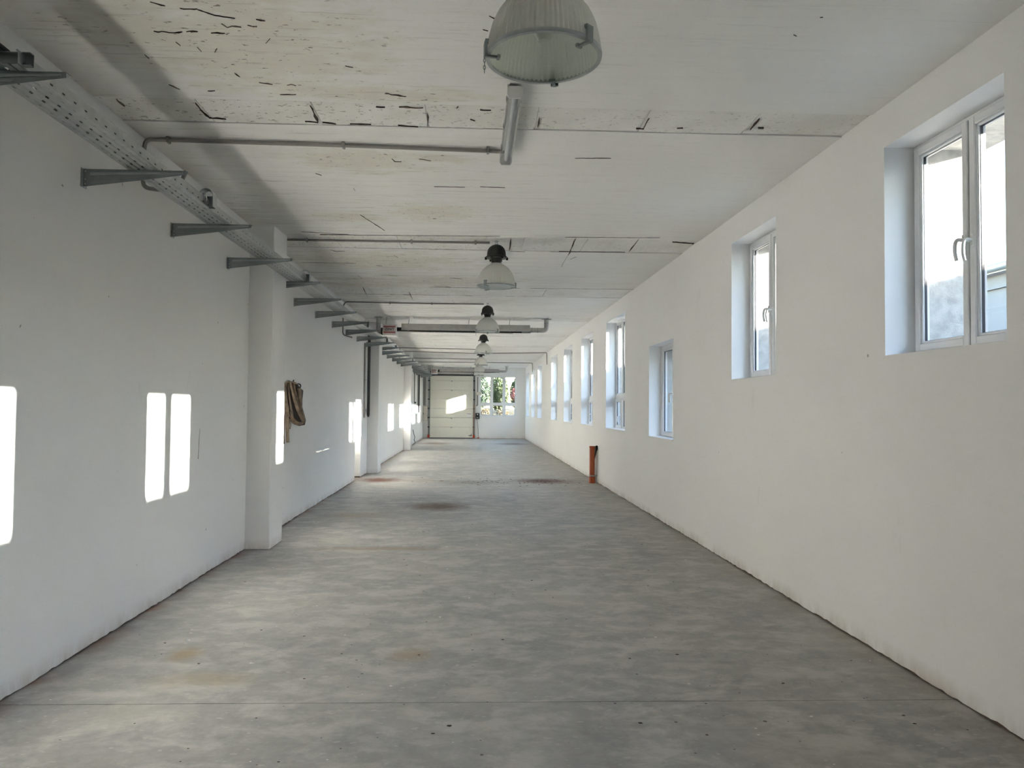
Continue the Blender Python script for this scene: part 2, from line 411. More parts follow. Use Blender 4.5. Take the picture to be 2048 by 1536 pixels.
# wall with the pilasters
NY0, NY1, NZ = 16.23, 17.02, 1.74           # door niche
mb = MB(); XB = XL-.4
mb.box(XB, XL, BACK, NY0, ZB, H+.02); mb.box(XB, XL, NY1, D+.4, ZB, H+.02); mb.box(XB, XL, NY0, NY1, NZ, H+.02); mb.box(XB, XL-.3, NY0, NY1, 0, NZ)
skirt(mb, (XL, BACK, 0), (XL, NY0, 0), ZB, 1); skirt(mb, (XL, NY1, 0), (XL, D, 0), ZB, 1)
wl = mb.build('wall_left', M['wall']); tag(wl, 'long white plastered wall with pilasters and cable tray', 'wall', kind='structure')
MB().box(XB, XL-.012, BACK, NY0, -.05, ZB).box(XB, XL-.012, NY1, D, -.05, ZB).build('wall_base', M['wallbase'], wl)
PX = XL+.268
for py in (8.46, 18.03, 27.50):
    mb = MB(); y0, y1 = py, py+.56
    n = 30; V = []; F = []                   # slightly uneven hand-plastered corners
    for i in range(n+1):
        z = ZB*.3+(H+.01-ZB*.3)*i/n; j = lambda k: .004*(rnd.random()-.5)*k
        V += [(XL-.01, y0+j(1), z), (PX-.008+j(1), y0+j(.5), z), (PX+j(.5), y0+.008, z), (PX+j(.5), y1-.008, z), (PX-.008+j(1), y1, z), (XL-.01, y1, z)]
        if i: F += [(6*i-6+k, 6*i-6+k+1, 6*i+k+1, 6*i+k) for k in range(5)]
    mb.add(V, F); mb.build('pilaster', M['wall'], wl)
# scratch in the plaster beside the sunny patch
V = []; F = []
for i, (x, y) in enumerate([(400, 857), (399, 870), (398, 884), (397.5, 897), (397, 909), (396.5, 918)]):
    p = onX(x, y, XL+.0015); ww = (.0012, .003, .0035, .003, .004, .006)[i]
    V += [(p.x, p.y-ww, p.z), (p.x, p.y+ww, p.z), (p.x-.004, p.y+ww, p.z), (p.x-.004, p.y-ww, p.z)]
    if i: F += [(4*i-4+k, 4*i-4+(k+1) % 4, 4*i+(k+1) % 4, 4*i+k) for k in range(4)]
MB().add(V, F).build('plaster_scratch', M['spall'], wl)
# end wall and back wall
EW = onY(959.6, 752, D); EW2 = onY(1032, 833, D)
ex0, ex1, ez0, ez1 = EW.x, EW2.x, EW2.z, EW.z
mb = MB(); mb.box(XB, ex0, D, D+.4, ZB*.5, H+.02); mb.box(ex1, XO, D, D+.4, ZB*.5, H+.02); mb.box(ex0, ex1, D, D+.4, ZB*.5, ez0); mb.box(ex0, ex1, D, D+.4, ez1, H+.02)
we = mb.build('wall_end', M['wall']); tag(we, 'white end wall holding the sectional door and a six-pane window', 'wall', kind='structure')
MB().box(XB, XO, D+.01, D+.4, -.05, ZB*.5).build('wall_base', M['wallbase'], we)
wb = MB().box(XB, XO, BACK-.3, BACK, 0, H+.02).build('wall_back', M['wall']); tag(wb, 'plain white wall at the near end of the hall', 'wall', kind='structure')

# ceiling: slabs and filler blocks
ce = MB().box(XB, XO+.35, BACK-.5, D+.6, H+.02, H+.35).build('ceiling', M['ceil']); tag(ce, 'old white painted concrete ceiling of slabs and filler strips', 'ceiling', kind='structure')
STRIPS = [(.95, 1.36), (4.96, 5.37), (8.83, 9.58), (12.72, 13.55), (16.60, 17.42), (20.45, 21.2), (24.2, 25.0), (27.5, 28.4), (31.5, 32.25), (35.3, 36.0)]
ya = BACK
for s0, s1 in STRIPS+[(D, D)]:
    if s0-.004 > ya:
        dz = .004*(rnd.random()-.5)
        MB().box(XL-.01, XR+.01, ya+.005, s0-.005, H+dz, H+.03).build('ceiling_slab', M['ceil'], ce)
    if s1 > s0:
        off = rnd.random()*.76 if s0 > 5 else .0
        if abs(s0-4.96) < .01: off = (onZ(855, 240, H).x-XL) % .757
        xs = [XL-.01]+[XL+off+.757*k for k in range(8) if .1 < off+.757*k < XR-XL-.1]+[XR+.01]
        for a, b in zip(xs, xs[1:]):
            dz = .004+.006*rnd.random()
            MB().box(a+.004, b-.004, s0+.004, s1-.004, H+dz, H+.03).build('filler_block', M['filler'], ce)
    ya = s1

# cracks and broken spots in the ceiling paint, traced on the ceiling plane
def crack(pts, wpx, mat='crack', name='crack'):
    P = []
    for i in range(len(pts)-1):
        a, b = Vector(pts[i]), Vector(pts[i+1]); n = max(1, int((b-a).length/7))
        for k in range(n): P.append(a.lerp(b, k/n))
    P.append(Vector(pts[-1])); V = []; F = []
    for i, p in enumerate(P):
        q = onZ(p.x, p.y, H-.0035); d = onZ(P[min(i+1, len(P)-1)].x, P[min(i+1, len(P)-1)].y, H-.0035)-onZ(P[max(i-1, 0)].x, P[max(i-1, 0)].y, H-.0035)
        d = Vector((-d.y, d.x, 0)).normalized() if d.length > 1e-6 else Vector((0, 1, 0))
        ww = wpx*.36*q.y/FPX*(1.0 if 0 < i < len(P)-1 else .2)*(.25+1.3*rnd.random())*(.2 if rnd.random() < .3 else 1)
        j = d*(wpx*.5*q.y/FPX*(rnd.random()-.5)*1.5)
        for s_, zz in ((1, 0), (-1, 0), (-1, .012), (1, .012)): V.append(q+j+d*ww*s_+Vector((0, 0, zz)))
        if i:
            b0 = 4*(i-1)
            F += [(b0+k, b0+(k+1) % 4, b0+4+(k+1) % 4, b0+4+k) for k in range(4)]
    return MB().add(V, F).build(name, M[mat], ce)
for pts, wp in [([(392, 208), (402, 222), (418, 237)], 4), ([(418, 237), (452, 239)], 4), ([(620, 212), (628, 227), (637, 246)], 5), ([(610, 244), (636, 246)], 3),
                ([(645, 246), (672, 249)], 5), ([(854, 227), (856, 254)], 5), ([(700, 249), (742, 250)], 3), ([(796, 252), (836, 255)], 3), ([(1078, 238), (1075, 256)], 4),
                ([(1299, 238), (1288, 259)], 5), ([(1272, 259), (1288, 259)], 3), ([(1520, 239), (1501, 261)], 3), ([(1354, 258), (1366, 257)], 5), ([(1516, 258), (1527, 258)], 4),
                ([(308, 64), (340, 66), (365, 65)], 6), ([(372, 64), (395, 64)], 4), ([(422, 67), (450, 68)], 4), ([(360, 18), (395, 20)], 5), ([(395, 20), (430, 32), (470, 38)], 2),
                ([(300, 5), (330, 13)], 3), ([(512, 40), (530, 42)], 5), ([(495, 52), (514, 55)], 4), ([(352, 85), (362, 92)], 4), ([(290, 110), (297, 118)], 4), ([(338, 170), (360, 180)], 3),
                ([(468, 147), (480, 155)], 4), ([(518, 166), (545, 170)], 3), ([(560, 190), (592, 190)], 3), ([(416, 183), (430, 182)], 3), ([(540, 78), (532, 88)], 3), ([(690, 133), (706, 136)], 4),
                ([(770, 188), (812, 194)], 5), ([(752, 215), (770, 216)], 3), ([(914, 218), (916, 214)], 4), ([(960, 221), (982, 222)], 3), ([(940, 240), (950, 243)], 3), ([(783, 318), (790, 324), (803, 324)], 2),
                ([(838, 319), (862, 322)], 3), ([(632, 347), (644, 351)], 5), ([(708, 377), (710, 382)], 4), ([(868, 374), (930, 375)], 2), ([(960, 374), (1010, 376)], 1.5), ([(1150, 317), (1222, 317)], 2),
                ([(720, 430), (770, 462)], 1.5), ([(866, 438), (872, 438)], 3), ([(602, 464), (640, 466)], 2), ([(640, 466), (700, 470)], 1.5), ([(1022, 478), (1018, 502)], 3), ([(1020, 503), (1050, 504)], 1.5),
                ([(1152, 477), (1136, 512), (1122, 534)], 3), ([(1140, 519), (1152, 514)], 2), ([(1278, 478), (1258, 504)], 2.5), ([(1130, 475), (1320, 476)], 1.6), ([(1345, 485), (1386, 488)], 3), ([(1100, 504), (1250, 505)], 1.3),
                ([(660, 500), (672, 503), (690, 503)], 3), ([(752, 531), (764, 533)], 2), ([(788, 511), (794, 515)], 4), ([(602, 525), (712, 527)], 1.5), ([(900, 556), (925, 558)], 2.5), ([(1390, 487), (1386, 490)], 5),
                ([(978, 33), (988, 37), (998, 36)], 5), ([(966, 60), (976, 63)], 3), ([(1588, 70), (1594, 73)], 4), ([(1640, 36), (1646, 35)], 3), ([(716, 551), (724, 558)], 3), ([(605, 290), (625, 292)], 1.5),
                ([(858, 575), (1040, 577)], 1.3), ([(1060, 577), (1270, 579)], 1.3), ([(640, 470), (1000, 473)], 1.2), ([(760, 602), (800, 604)], 1.5), ([(725, 574), (735, 593)], 1.2), ([(818, 585), (826, 601)], 1.5), ([(905, 600), (909, 606)], 2)]:
    crack(pts, wp)
for pts, wp in [([(444, 48), (456, 55), (482, 55)], 9), ([(798, 216), (846, 217)], 6), ([(764, 551), (796, 552)], 5), ([(868, 572), (902, 575)], 6), ([(574, 170), (592, 172)], 10), ([(394, 95), (404, 104)], 5), ([(428, 105), (436, 98)], 5),
                ([(500, 53), (514, 54)], 6), ([(232, 200), (250, 214)], 4)]:
    crack(pts, wp, 'spall', 'spalled_spot')

# floor: slabs with joints
fl = MB().box(XL-.2, XR+.2, BACK, D, -.3, -.012).build('floor', M['joint']); tag(fl, 'worn grey concrete floor cast in slabs with rust spots', 'floor', kind='structure')
yj = [BACK, 4.135, 8.67, 13.25, 17.95, 22.7, 27.45, 32.1, D]
for a, b in zip(yj, yj[1:]):
    MB().box(XL-.1, XR+.1, a+.003, b-.003, -.14, 0).build('floor_slab', M['floor'], fl)
MB().box(XL-.32, XL-.1, NY0, NY1, -.14, 0).build('niche_floor', M['floor'], fl)

# ------------------------------------------------------------------ windows
def make_window(name, origin, w_, h_, kind, axis, label, transom=.63, sill=True):
    """u runs along the wall, d outwards, v up; origin is the lower near corner on the inner frame face"""
    root = thing(name, origin); tag(root, label, 'window', kind='structure')
    def P(u, d, v): return (d, u, v) if axis == 'y' else (u, d, v)
    def bx(mb, u0, u1, d0, d1, v0, v1, b=0):
        a = P(u0, d0, v0); c = P(u1, d1, v1)
        args = (min(a[0], c[0]), max(a[0], c[0]), min(a[1], c[1]), max(a[1], c[1]), v0, v1)
        return mb.cbox(*args, b) if b else mb.box(*args)
    def ring(mb, u0, u1, v0, v1, t_, d0, d1, b=.004):
        bx(mb, u0, u0+t_, d0, d1, v0, v1, b); bx(mb, u1-t_, u1, d0, d1, v0, v1, b)
        bx(mb, u0+t_-.001, u1-t_+.001, d0, d1, v0, v0+t_, b); bx(mb, u0+t_-.001, u1-t_+.001, d0, d1, v1-t_, v1, b)
    def glaze(parent, u0, u1, v0, v1, dd):
        mb = MB(); ring(mb, u0-.004, u1+.004, v0-.004, v1+.004, .006, dd-.006, dd+.01, 0); mb.build('glazing_seal', M['seal'], parent)
        mb = MB(); bx(mb, u0, u1, dd, dd+.004, v0, v1); mb.build('pane', M['glass'], parent)
    def handle(parent, u, v, right=True):
        mb = MB(); bx(mb, u-.015, u+.015, -.024, -.012, v-.035, v+.035, .004)
        pts = [(u, -.02, v), (u, -.055, v+.002), (u, -.068, v-.012), (u, -.074, v-.045), (u, -.072, v-.085), (u, -.062, v-.122)]
        mb.tube(fillet([P(*p) for p in pts], .02, 4),   .0105, 10)
        mb.build('handle', M['handle'], parent, True)
    def sash(u0, u1, v0, v1, hside, t_=.066, hv=None):
        mb = MB(); ring(mb, u0, u1, v0, v1, t_-.016, -.014, .05, .005); ring(mb, u0+t_-.018, u1-t_+.018, v0+t_-.018, v1-t_+.018, .018, -.002, .045, .005)
        s_ = mb.build('sash', M['pvc'], root)
        glaze(s_, u0+t_, u1-t_, v0+t_, v1-t_, .018)
        if hside: handle(s_, u1-.03 if hside > 0 else u0+.03, hv if hv else (v0+v1)/2)
        return s_
    f = .04
    mb = MB(); ring(mb, 0, w_, 0, h_, f, 0, .07, .003)
    if kind == 'two':
        fr = mb.build('window_frame', M['pvc'], root)
        mid = w_/2
        sash(.022, mid-.007, .022, h_-.022, 1, hv=h_*.46); sash(mid+.007, w_-.022, .022, h_-.022, -1, hv=h_*.47)
        mb = MB(); bx(mb, mid-.007, mid+.007, 0, .04, .03, h_-.03); mb.build('meeting_seal', M['seal'], root)
    else:
        c1, c2, mt = w_/3, 2*w_/3, .056
        for c in (c1, c2): bx(mb, c-mt, c+mt, 0, .07, .02, h_-.02, .003)
        bx(mb, .02, w_-.02, -.001, .07, transom-mt, transom+mt, .003)
        fr = mb.build('window_frame', M['pvc'], root)
        for u0, u1 in ((f, c1-mt), (c1+mt, c2-mt), (c2+mt, w_-f)):
            mb = MB(); ring(mb, u0, u1, transom+mt, h_-f, .02, .012, .05, .004); bd = mb.build('glazing_bead', M['pvc'], root)
            glaze(bd, u0+.02, u1-.02, transom+mt+.02, h_-f-.02, .025)
        mb = MB(); ring(mb, c1+mt, c2-mt, f, transom-mt, .02, .012, .05, .004); bd = mb.build('glazing_bead', M['pvc'], root)
        glaze(bd, c1+mt+.02, c2-mt-.02, f+.02, transom-mt-.02, .025)
        sash(.018, c1-mt+.022, .018, transom-mt+.022, 1 if axis == 'x' else -1, .062, .26); sash(c2+mt-.022, w_-.018, .018, transom-mt+.022, -1, .062, .26)
    if sill:
        mb = MB(); bx(mb, .003, w_-.003, -.215, 0.0, -.0005, .018, .003); mb.build('window_sill', M['white'], root)
    return root
WLAB = ['near two-sash window beside the back wall', 'two-sash casement window next to the near end, sky and neighbouring eave in its glass',
        'narrow-looking two-sash casement set high, between the sky window and the low window', 'low-set two-sash window whose head is lower than its neighbours',
        'tall six-pane window right after the low-set window', 'second tall six-pane window after the low-set window', 'third tall six-pane window after the low-set window',
        'fourth tall six-pane window, just before the wide blank wall stretch', 'tall six-pane window just after the wide blank wall stretch',
        'tall six-pane window next to last before the end wall', 'last tall six-pane window of the wall, beside the end wall']
for i, (y0, y1, z0, z1, kd) in enumerate(OPEN):
    make_window('window_%d' % i, (XR+.20, y0, z0), y1-y0, z1-z0, kd, 'y', WLAB[i], .63, sill=z0 < 1.5)
make_window('window_%d' % len(OPEN), (ex0, D+.10, ez0), ex1-ex0, ez1-ez0, 'six', 'x', 'six-pane window in the end wall with trees and dry grass behind', .62, sill=False)

# door niche leaf
nd = MB().cbox(XL-.298, XL-.26, NY0+.03, NY1-.03, .005, NZ-.02, .004).build('door_1', M['white']); tag(nd, 'plain white door leaf deep in the wall niche', 'door', kind='structure')
MB().tube(fillet([(XL-.262, NY1-.12, .95), (XL-.21, NY1-.12, .95), (XL-.21, NY1-.24, .95)], .02), .009, 8).build('door_handle', M['zinc'], nd, True)

# ------------------------------------------------------------------ sectional door in the end wall
DX0, DX1, DT = onY(860, 800, D-.08).x, onY(946.5, 800, D-.08).x, 3.17
dr = thing('door_2', ((DX0+DX1)/2, D-.06, 0)); tag(dr, 'cream sectional overhead door with horizontal panels in the end wall', 'door', kind='structure')
zl = [.035, .58, 1.046, 1.513, 1.98, 2.45, 2.92, DT]
for i, (a, b) in enumerate(zip(zl, zl[1:])):
    pn = MB().cbox(DX0, DX1, D-.075, D-.035, a+.004, b-.004, .006).build('panel', M['cream'], dr, world=True)
    if i < 6:
        MB().cbox((DX0+DX1)/2-.035, (DX0+DX1)/2+.035, D-.088, D-.074, b-.05, b-.006, .004).build('hinge', M['zincdark'], pn, world=True)
MB().box(DX0, DX1, D-.08, D-.03, 0, .04).build('bottom_seal', M['seal'], dr, world=True)
MB().box(DX0-.04, DX1+.04, D-.10, D-.03, DT, DT+.07).build('top_seal', M['seal'], dr, world=True)
for sx, x in ((-1, DX0-.05), (1, DX1+.05)):
    g = MB(); g.box(x-.035, x+.035, D-.012, D-.004, 0, 3.4); g.box(x-.035, x-.027, D-.10, D-.01, 0, 3.4); g.box(x+.027, x+.035, D-.06, D-.01, 0, 3.4)
    g.tube([(x-.05*sx, D-.07, 0.05), (x-.05*sx, D-.07, 3.35)], .012, 6)
    tr = g.build('track', M['zincdark'], dr, world=True)
    for z in zl[1:-1]:
        MB().cbox(x-.055, x+.03, D-.115, D-.085, z-.03, z+.02, .006).build('roller_bracket', M['black'], tr, world=True)
    MB().cbox(x-.06, x+.05, D-.14, D-.085, .03, .19, .012).build('bottom_bracket', M['redplastic'], dr, world=True)
    MB().prism([(x-.05, 3.28), (x+.05, 3.28), (x+.07, 3.56), (x-.07, 3.56)], 'y', D-.16, D-.10).build('bearing_plate', M['zincdark'], dr, world=True)
MB().tube([(DX1+.045, D-.125, .3), (DX1+.045, D-.125, 1.75)], .014, 8).build('tension_cable_guide', M['copper'], dr, True, True)
sh = MB().tube([(DX0-.1, D-.16, 3.46), (DX1+.1, D-.16, 3.46)], .014, 10).build('spring_shaft', M['zinc'], dr, True, True)
for x0, x1 in ((DX0+.3, DX0+1.02), (DX0+1.25, DX0+2.0)):
    pts = []
    n = 15*12
    for i in range(n+1):
        a = 2*math.pi*i/12; pts.append((x0+(x1-x0)*i/n, D-.16+.042*math.cos(a), 3.46+.042*math.sin(a)))
    MB().tube(pts, .010, 5).build('torsion_spring', M['black'], sh, True, True)
MB().cbox(DX0+1.1, DX0+1.18, D-.2, D-.10, 3.38, 3.54, .006).build('centre_bearing', M['zinc'], sh, world=True)
MB().cbox(DX1-.22, DX1-.06, D-.12, D-.074, .14, .17, .005).cbox(DX1-.1, DX1-.07, D-.12, D-.074, .12, .24, .005).build('lift_handle', M['black'], dr, world=True)
pa = onY(933, 826, D-.08); pb = onY(943, 834, D-.08)
pp = MB().box(pa.x, pb.x, D-.080, D-.0765, pb.z, pa.z).build('paper_notice', M['white']); tag(pp, 'small white paper notice stuck on the sectional door', 'notice')
MB().box(pa.x+.02, pb.x-.02, D-.0808, D-.080, pa.z-.055, pa.z-.035).build('printed_line', M['ink'], pp)

# ------------------------------------------------------------------ high-bay bell lamps
LD = .456
def make_lamp():
    t_ = thing('bell_lamp', (0, 0, 0))
    rr = LD/2; n = 144
    prof = [(rr, 0), (rr*.985, .03), (rr*.955, .07), (rr*.90, .12), (rr*.81, .165), (rr*.68, .205), (rr*.52, .238), (rr*.38, .258), (rr*.29, .268)]
    inner = [(max(.01, r_-.006), z-.003) for r_, z in prof[::-1]]
    inner[-1] = (rr-.006, .0)
    MB().lathe(prof+inner, n, rib=.02, closed=True).build('shade', M['shade'], t_, True)
    rm = MB().lathe([(rr-.004, .006), (rr+.004, .006), (rr+.006, 0), (rr+.004, -.010), (rr-.012, -.010), (rr-.012, -.004), (rr-.004, -.004)], 72, closed=True).build('rim_ring', M['zinc'], t_, True)
    MB().lathe([(.001, -.006), (rr-.011, -.006), (rr-.011, -.002), (.001, -.002)], 72, closed=True).build('cover_glass', M['lens'], t_, True)
    for i, a in enumerate((-48, 73, 188)):
        c, s_ = math.cos(R(a)), math.sin(R(a)); mb = MB()
        def Q(r_, tt, z): return (r_*c-tt*s_, r_*s_+tt*c, z)
        for (r0_, r1_, t0, t1, z0, z1) in ((rr+.003, rr+.014, -.016, .016, -.02, .034), (rr-.045, rr+.014, -.007, .007, -.022, -.014), (rr-.05, rr-.038, -.014, .014, -.024, -.012), (rr-.002, rr+.012, -.019, .019, .03, .044)):
            q = [Q(r0_, t0, z0), Q(r1_, t0, z0), Q(r1_, t1, z0), Q(r0_, t1, z0), Q(r0_, t0, z1), Q(r1_, t0, z1), Q(r1_, t1, z1), Q(r0_, t1, z1)]
            mb.add(q, [(0,3,2,1),(4,5,6,7),(0,1,5,4),(1,2,6,5),(2,3,7,6),(3,0,4,7)])
        cl = mb.build('clip', M['zincdark'], t_)
        if i == 2:
            ch = MB()
            for k in range(5):
                p = Q(rr+.012, 0, -.022-.014*k); e = []
                for j in range(9):
                    b = 2*math.pi*j/8; e.append((p[0]+(.004*math.cos(b) if k % 2 else 0), p[1]+(0 if k % 2 else .004*math.cos(b)), p[2]+.009*math.sin(b)))
                ch.tube(e, .0016, 5, False)
            ch.build('safety_chain', M['zincdark'], cl, True)
    MB().lathe([(rr*.31, .255), (rr*.31, .275), (rr*.27, .275), (rr*.27, .255)], 40, closed=True).build('collar', M['white'], t_, True)
    MB().lathe([(.001, .255), (.056, .255), (.058, .285), (.064, .315), (.075, .338), (.075, .345), (.001, .345)], 40).build('neck', M['black'], t_, True)
    hz = .335
    hs = MB().lathe([(.001, hz), (.07, hz), (.125, hz+.004), (.132, hz+.012), (.128, hz+.022), (.116, hz+.030), (.114, hz+.055), (.110, hz+.085), (.098, hz+.118), (.078, hz+.142), (.05, hz+.160), (.022, hz+.170), (.001, hz+.172)], 48).build('gear_housing', M['black'], t_, True)
    for i in range(6):
        a = R(60*i+15); MB().cbox(.128*math.cos(a)-.011, .128*math.cos(a)+.011, .128*math.sin(a)-.011, .128*math.sin(a)+.011, hz-.016, hz+.018, .003).build('bolt', M['black'], hs)
    MB().cbox(-.016, .016, -.125, -.105, hz+.02, hz+.05, .004).build('cable_gland', M['black'], hs)
    MB().tube([(.019*math.cos(R(a)), 0, hz+.184+.019*math.sin(R(a))) for a in range(0, 361, 30)], .004, 6, False).build('hanging_ring', M['zinc'], t_, True)
    MB().lathe([(.001, .06), (.022, .064), (.038, .09), (.042, .13), (.034, .17), (.022, .2), (.022, .262), (.001, .262)], 24).build('bulb', M['tube'], t_, True)
    return t_
LAMPS = [(.272, 2.98, 3.01), (.272, 9.03, 3.055), (.275, 14.45, 3.05), (.28, 20.25, 3.05), (.275, 25.95, 3.05), (.272, 31.2, 3.05), (.285, 34.5, 3.05)]
lamp0 = make_lamp()
LL = ['big ribbed bell lamp hanging ahead of the fluorescent batten light', 'ribbed bell lamp with black housing, first one beyond the fluorescent batten light',
      'ribbed bell lamp with black housing hanging just ahead of the first tube heater', 'ribbed bell lamp hanging just behind the first tube heater',
      'ribbed bell lamp hanging third from the end wall', 'ribbed bell lamp hanging second from the end wall', 'last ribbed bell lamp, hanging closest to the end wall']
for i, (x, y, z) in enumerate(LAMPS):
    o = lamp0 if i == 0 else copy_tree(lamp0)
    o.location = (x, y, z); o.rotation_euler = (0, 0, R([0, 47, 15, 100, 60, 20, 80][i]))
    tag(o, LL[i], 'ceiling lamp', 'row of hanging bell lamps')
    top = z+.335+.2
    if top < H-.004:
        hk = MB().tube([(0, 0, .53), (0, 0, H-z-.002)], .004, 6); hk.box(-.02, .02, -.02, .02, H-z-.008, H-z-.001); hk.build('ceiling_hook', M['zinc'], o)

# ------------------------------------------------------------------ fluorescent batten
fa = onZ(1027, 192, 3.50); fb = onZ(1014, 328, 3.50)
fx, fy0, fy1 = (fa.x+fb.x)/2, fa.y, fb.y
bt = thing('fluorescent_light', (fx, fy0, H)); tag(bt, 'clear-covered fluorescent batten light fixed under the ceiling', 'ceiling lamp')
Lb = fy1-fy0
MB().prism([(-.046, -.045), (-.046, -.062), (-.03, -.04), (.03, -.04), (.046, -.062), (.046, -.045), (.03, -.022), (-.03, -.022)], 'y', 0, Lb).build('housing', M['white'], bt)
MB().prism([(-.046, -.062), (-.044, -.095), (-.032, -.112), (.032, -.112), (.044, -.095), (.046, -.062), (.042, -.062), (.040, -.094), (.030, -.108), (-.030, -.108), (-.040, -.094), (-.042, -.062)], 'y', .012, Lb-.012).build('cover', M['clear'], bt)
for y in (0, Lb-.012):
    MB().prism([(-.048, -.03), (-.048, -.094), (-.034, -.115), (.034, -.115), (.048, -.094), (.048, -.03)], 'y', y, y+.012).build('end_cap', M['white'], bt)
MB().tube([(0, .03, -.078), (0, Lb-.03, -.078)], .013, 12).build('lamp_tube', M['tube'], bt, True)
MB().box(-.012, .012, .02, Lb-.02, -.06, -.04).build('reflector_strip', M['white'], bt)
for y in (.2, Lb-.2): MB().box(-.018, .018, y-.02, y+.02, -.026, -.0008).build('ceiling_bracket', M['zinc'], bt)
for i, y in enumerate((.14, .6, 1.0)):
    for s_ in (-1, 1): MB().box(.046*s_-.003, .046*s_+.003, y, y+.03, -.075, -.045).build('cover_clip', M['zinc'], bt)

# ------------------------------------------------------------------ cable tray on brackets
TZ = 3.095; TX0, TX1 = onZ(259, 343, TZ).x, onZ(320, 343, TZ).x
TY0, TY1 = 3.36, 37.6
ct = thing('cable_tray', ((TX0+TX1)/2, TY0, TZ)); tag(ct, 'long perforated galvanised cable tray running along the pilastered wall', 'cable tray')
wd = TX1-TX0; prof = []; nr = 5
for i in range(nr):
    a = TX0+wd*i/nr
    prof += [(a, TZ+.006), (a+wd/nr*.22, TZ+.006), (a+wd/nr*.30, TZ+.001), (a+wd/nr*.92, TZ+.001)]
prof += [(TX1, TZ+.006)]
back = [(x, z+.002) for x, z in prof[::-1]]
mb = MB()
for (x0, z0), (x1, z1) in zip(prof, prof[1:]): mb.add([(x0, TY0, z0), (x1, TY0, z1), (x1, TY1, z1), (x0, TY1, z0)], [(0, 1, 2, 3)])
mb.build('tray_floor', M['tray_bottom'], ct, world=True)
for x, s_ in ((TX0, -1), (TX1, 1)):
    mb = MB(); mb.box(x-.001, x+.001, TY0, TY1, TZ+.006, TZ+.062); sr = mb.build('side_rail', M['tray_side'], ct, world=True)
    MB().tube([(x-.004*s_, TY0, TZ+.064), (x-.004*s_, TY1, TZ+.064)], .005, 6).build('rolled_edge', M['zinc'], sr, True, True)
MB().cbox(TX0-.22, TX1+.035, TY0+.06, TY0+.064, TZ+.012, TZ+.07, .001).cbox(TX0-.22, TX1+.035, TY0+.03, TY0+.064, TZ+.066, TZ+.07, .001).cbox(TX0-.22, TX1+.035, TY0+.03, TY0+.064, TZ+.012, TZ+.016, .001).build('end_rail', M['zincdark'], ct, world=True)
# saddle clips over the outer rail
for i, (px, py) in enumerate([(416, 402), (612, 552), (733, 648), (772, 681), (790, 692), (824, 720)]):
    q = onX(px, py, TX1)
    c = thing('saddle_clip', (TX1, q.y, TZ+.05)); tag(c, ORD[i]+' arched metal saddle clip from the open end of the cable tray', 'clip', 'saddle clips on the tray rail')
    A = [(-.052, -.05)]+[(-.052*math.cos(R(a)), .035+.052*math.sin(R(a))) for a in range(0, 181, 15)]+[(.052, -.05)]
    mb = MB()
    for (a, b), (a2, b2) in zip(A, A[1:]):
        k = .93; mb.add([(a, -.045, b), (a2, -.045, b2), (a2, .045, b2), (a, .045, b)], [(0, 1, 2, 3)]); mb.add([(a*k, -.045, b), (a2*k, -.045, b2), (a2*k, .045, b2), (a*k, .045, b)], [(0, 1, 2, 3)])
        mb.add([(a, -.045, b), (a2, -.045, b2), (a2*k, -.045, b2), (a*k, -.045, b)], [(0, 1, 2, 3)])
    mb.build('strap', M['zinc'], c, True); MB().box(-.045, .045, .03, .044, -.05, .045).build('back_plate', M['zincdark'], c)
    MB().tube(fillet([(-.03, -.03, .045), (-.005, -.035, .05), (.0, -.03, 0), (-.015, -.03, -.035)], .012), .006, 6).build('cable_end', M['tube'], c, True)
# brackets
def make_bracket():
    t_ = thing('tray_bracket'); L = .648
    mb = MB()
    prof_ = [(0, 0), (L, 0), (L, -.026), (.40, -.062), (.02, -.112), (0, -.112)]
    mb.prism(prof_, 'y', -.003, 0.0); mb.box(0, L, -.003, .038, -.003, 0); mb.build('web', M['zincdark'], t_)
    MB().prism([(.05, -.024), (L-.02, -.012), (L-.02, -.020), (.05, -.042)], 'y', -.010, -.002).build('pressed_rib', M['zinc'], t_)
    MB().prism([(.05, -.060), (.42, -.044), (.42, -.050), (.05, -.078)], 'y', -.010, -.002).build('pressed_rib', M['zincdark'], t_)
    MB().prism([(.05, -.092), (.16, -.084), (.16, -.088), (.05, -.100)], 'y', -.008, -.002).build('pressed_rib', M['zincdark'], t_)
    pl = MB().box(.0005, .005, -.03, .045, -.118, 0).build('wall_plate', M['zinc'], t_)
    for z in (-.02, -.06, -.098): MB().cbox(.004, .011, .014, .03, z-.008, z+.008, .003).build('bolt', M['zinc'], pl)
    for z in (-.016, -.066, -.096): MB().tube([(.018, -.006, z), (.018, -.002, z)], .004, 8).build('rivet', M['white'], t_)
    return t_
b0 = make_bracket()
for k in range(24):
    y = 3.43+1.424*k
    if y > 37.3: break
    o = b0 if k == 0 else copy_tree(b0)
    o.location = (XL, y, TZ-.001)
    if any(p-.05 < y < p+.6 for p in (8.46, 18.03, 27.5)): o.location = (PX, y, TZ-.001)
    tag(o, ORD[k]+' galvanised steel bracket from the open end of the cable tray', 'bracket', 'brackets carrying the cable tray')
# brackets standing on a pilaster are cut short
for o in list(bpy.data.objects):
    if o.name.startswith('tray_bracket') and abs(o.location.x-PX) < 1e-4: o.scale.x = (.648-.268)/.648

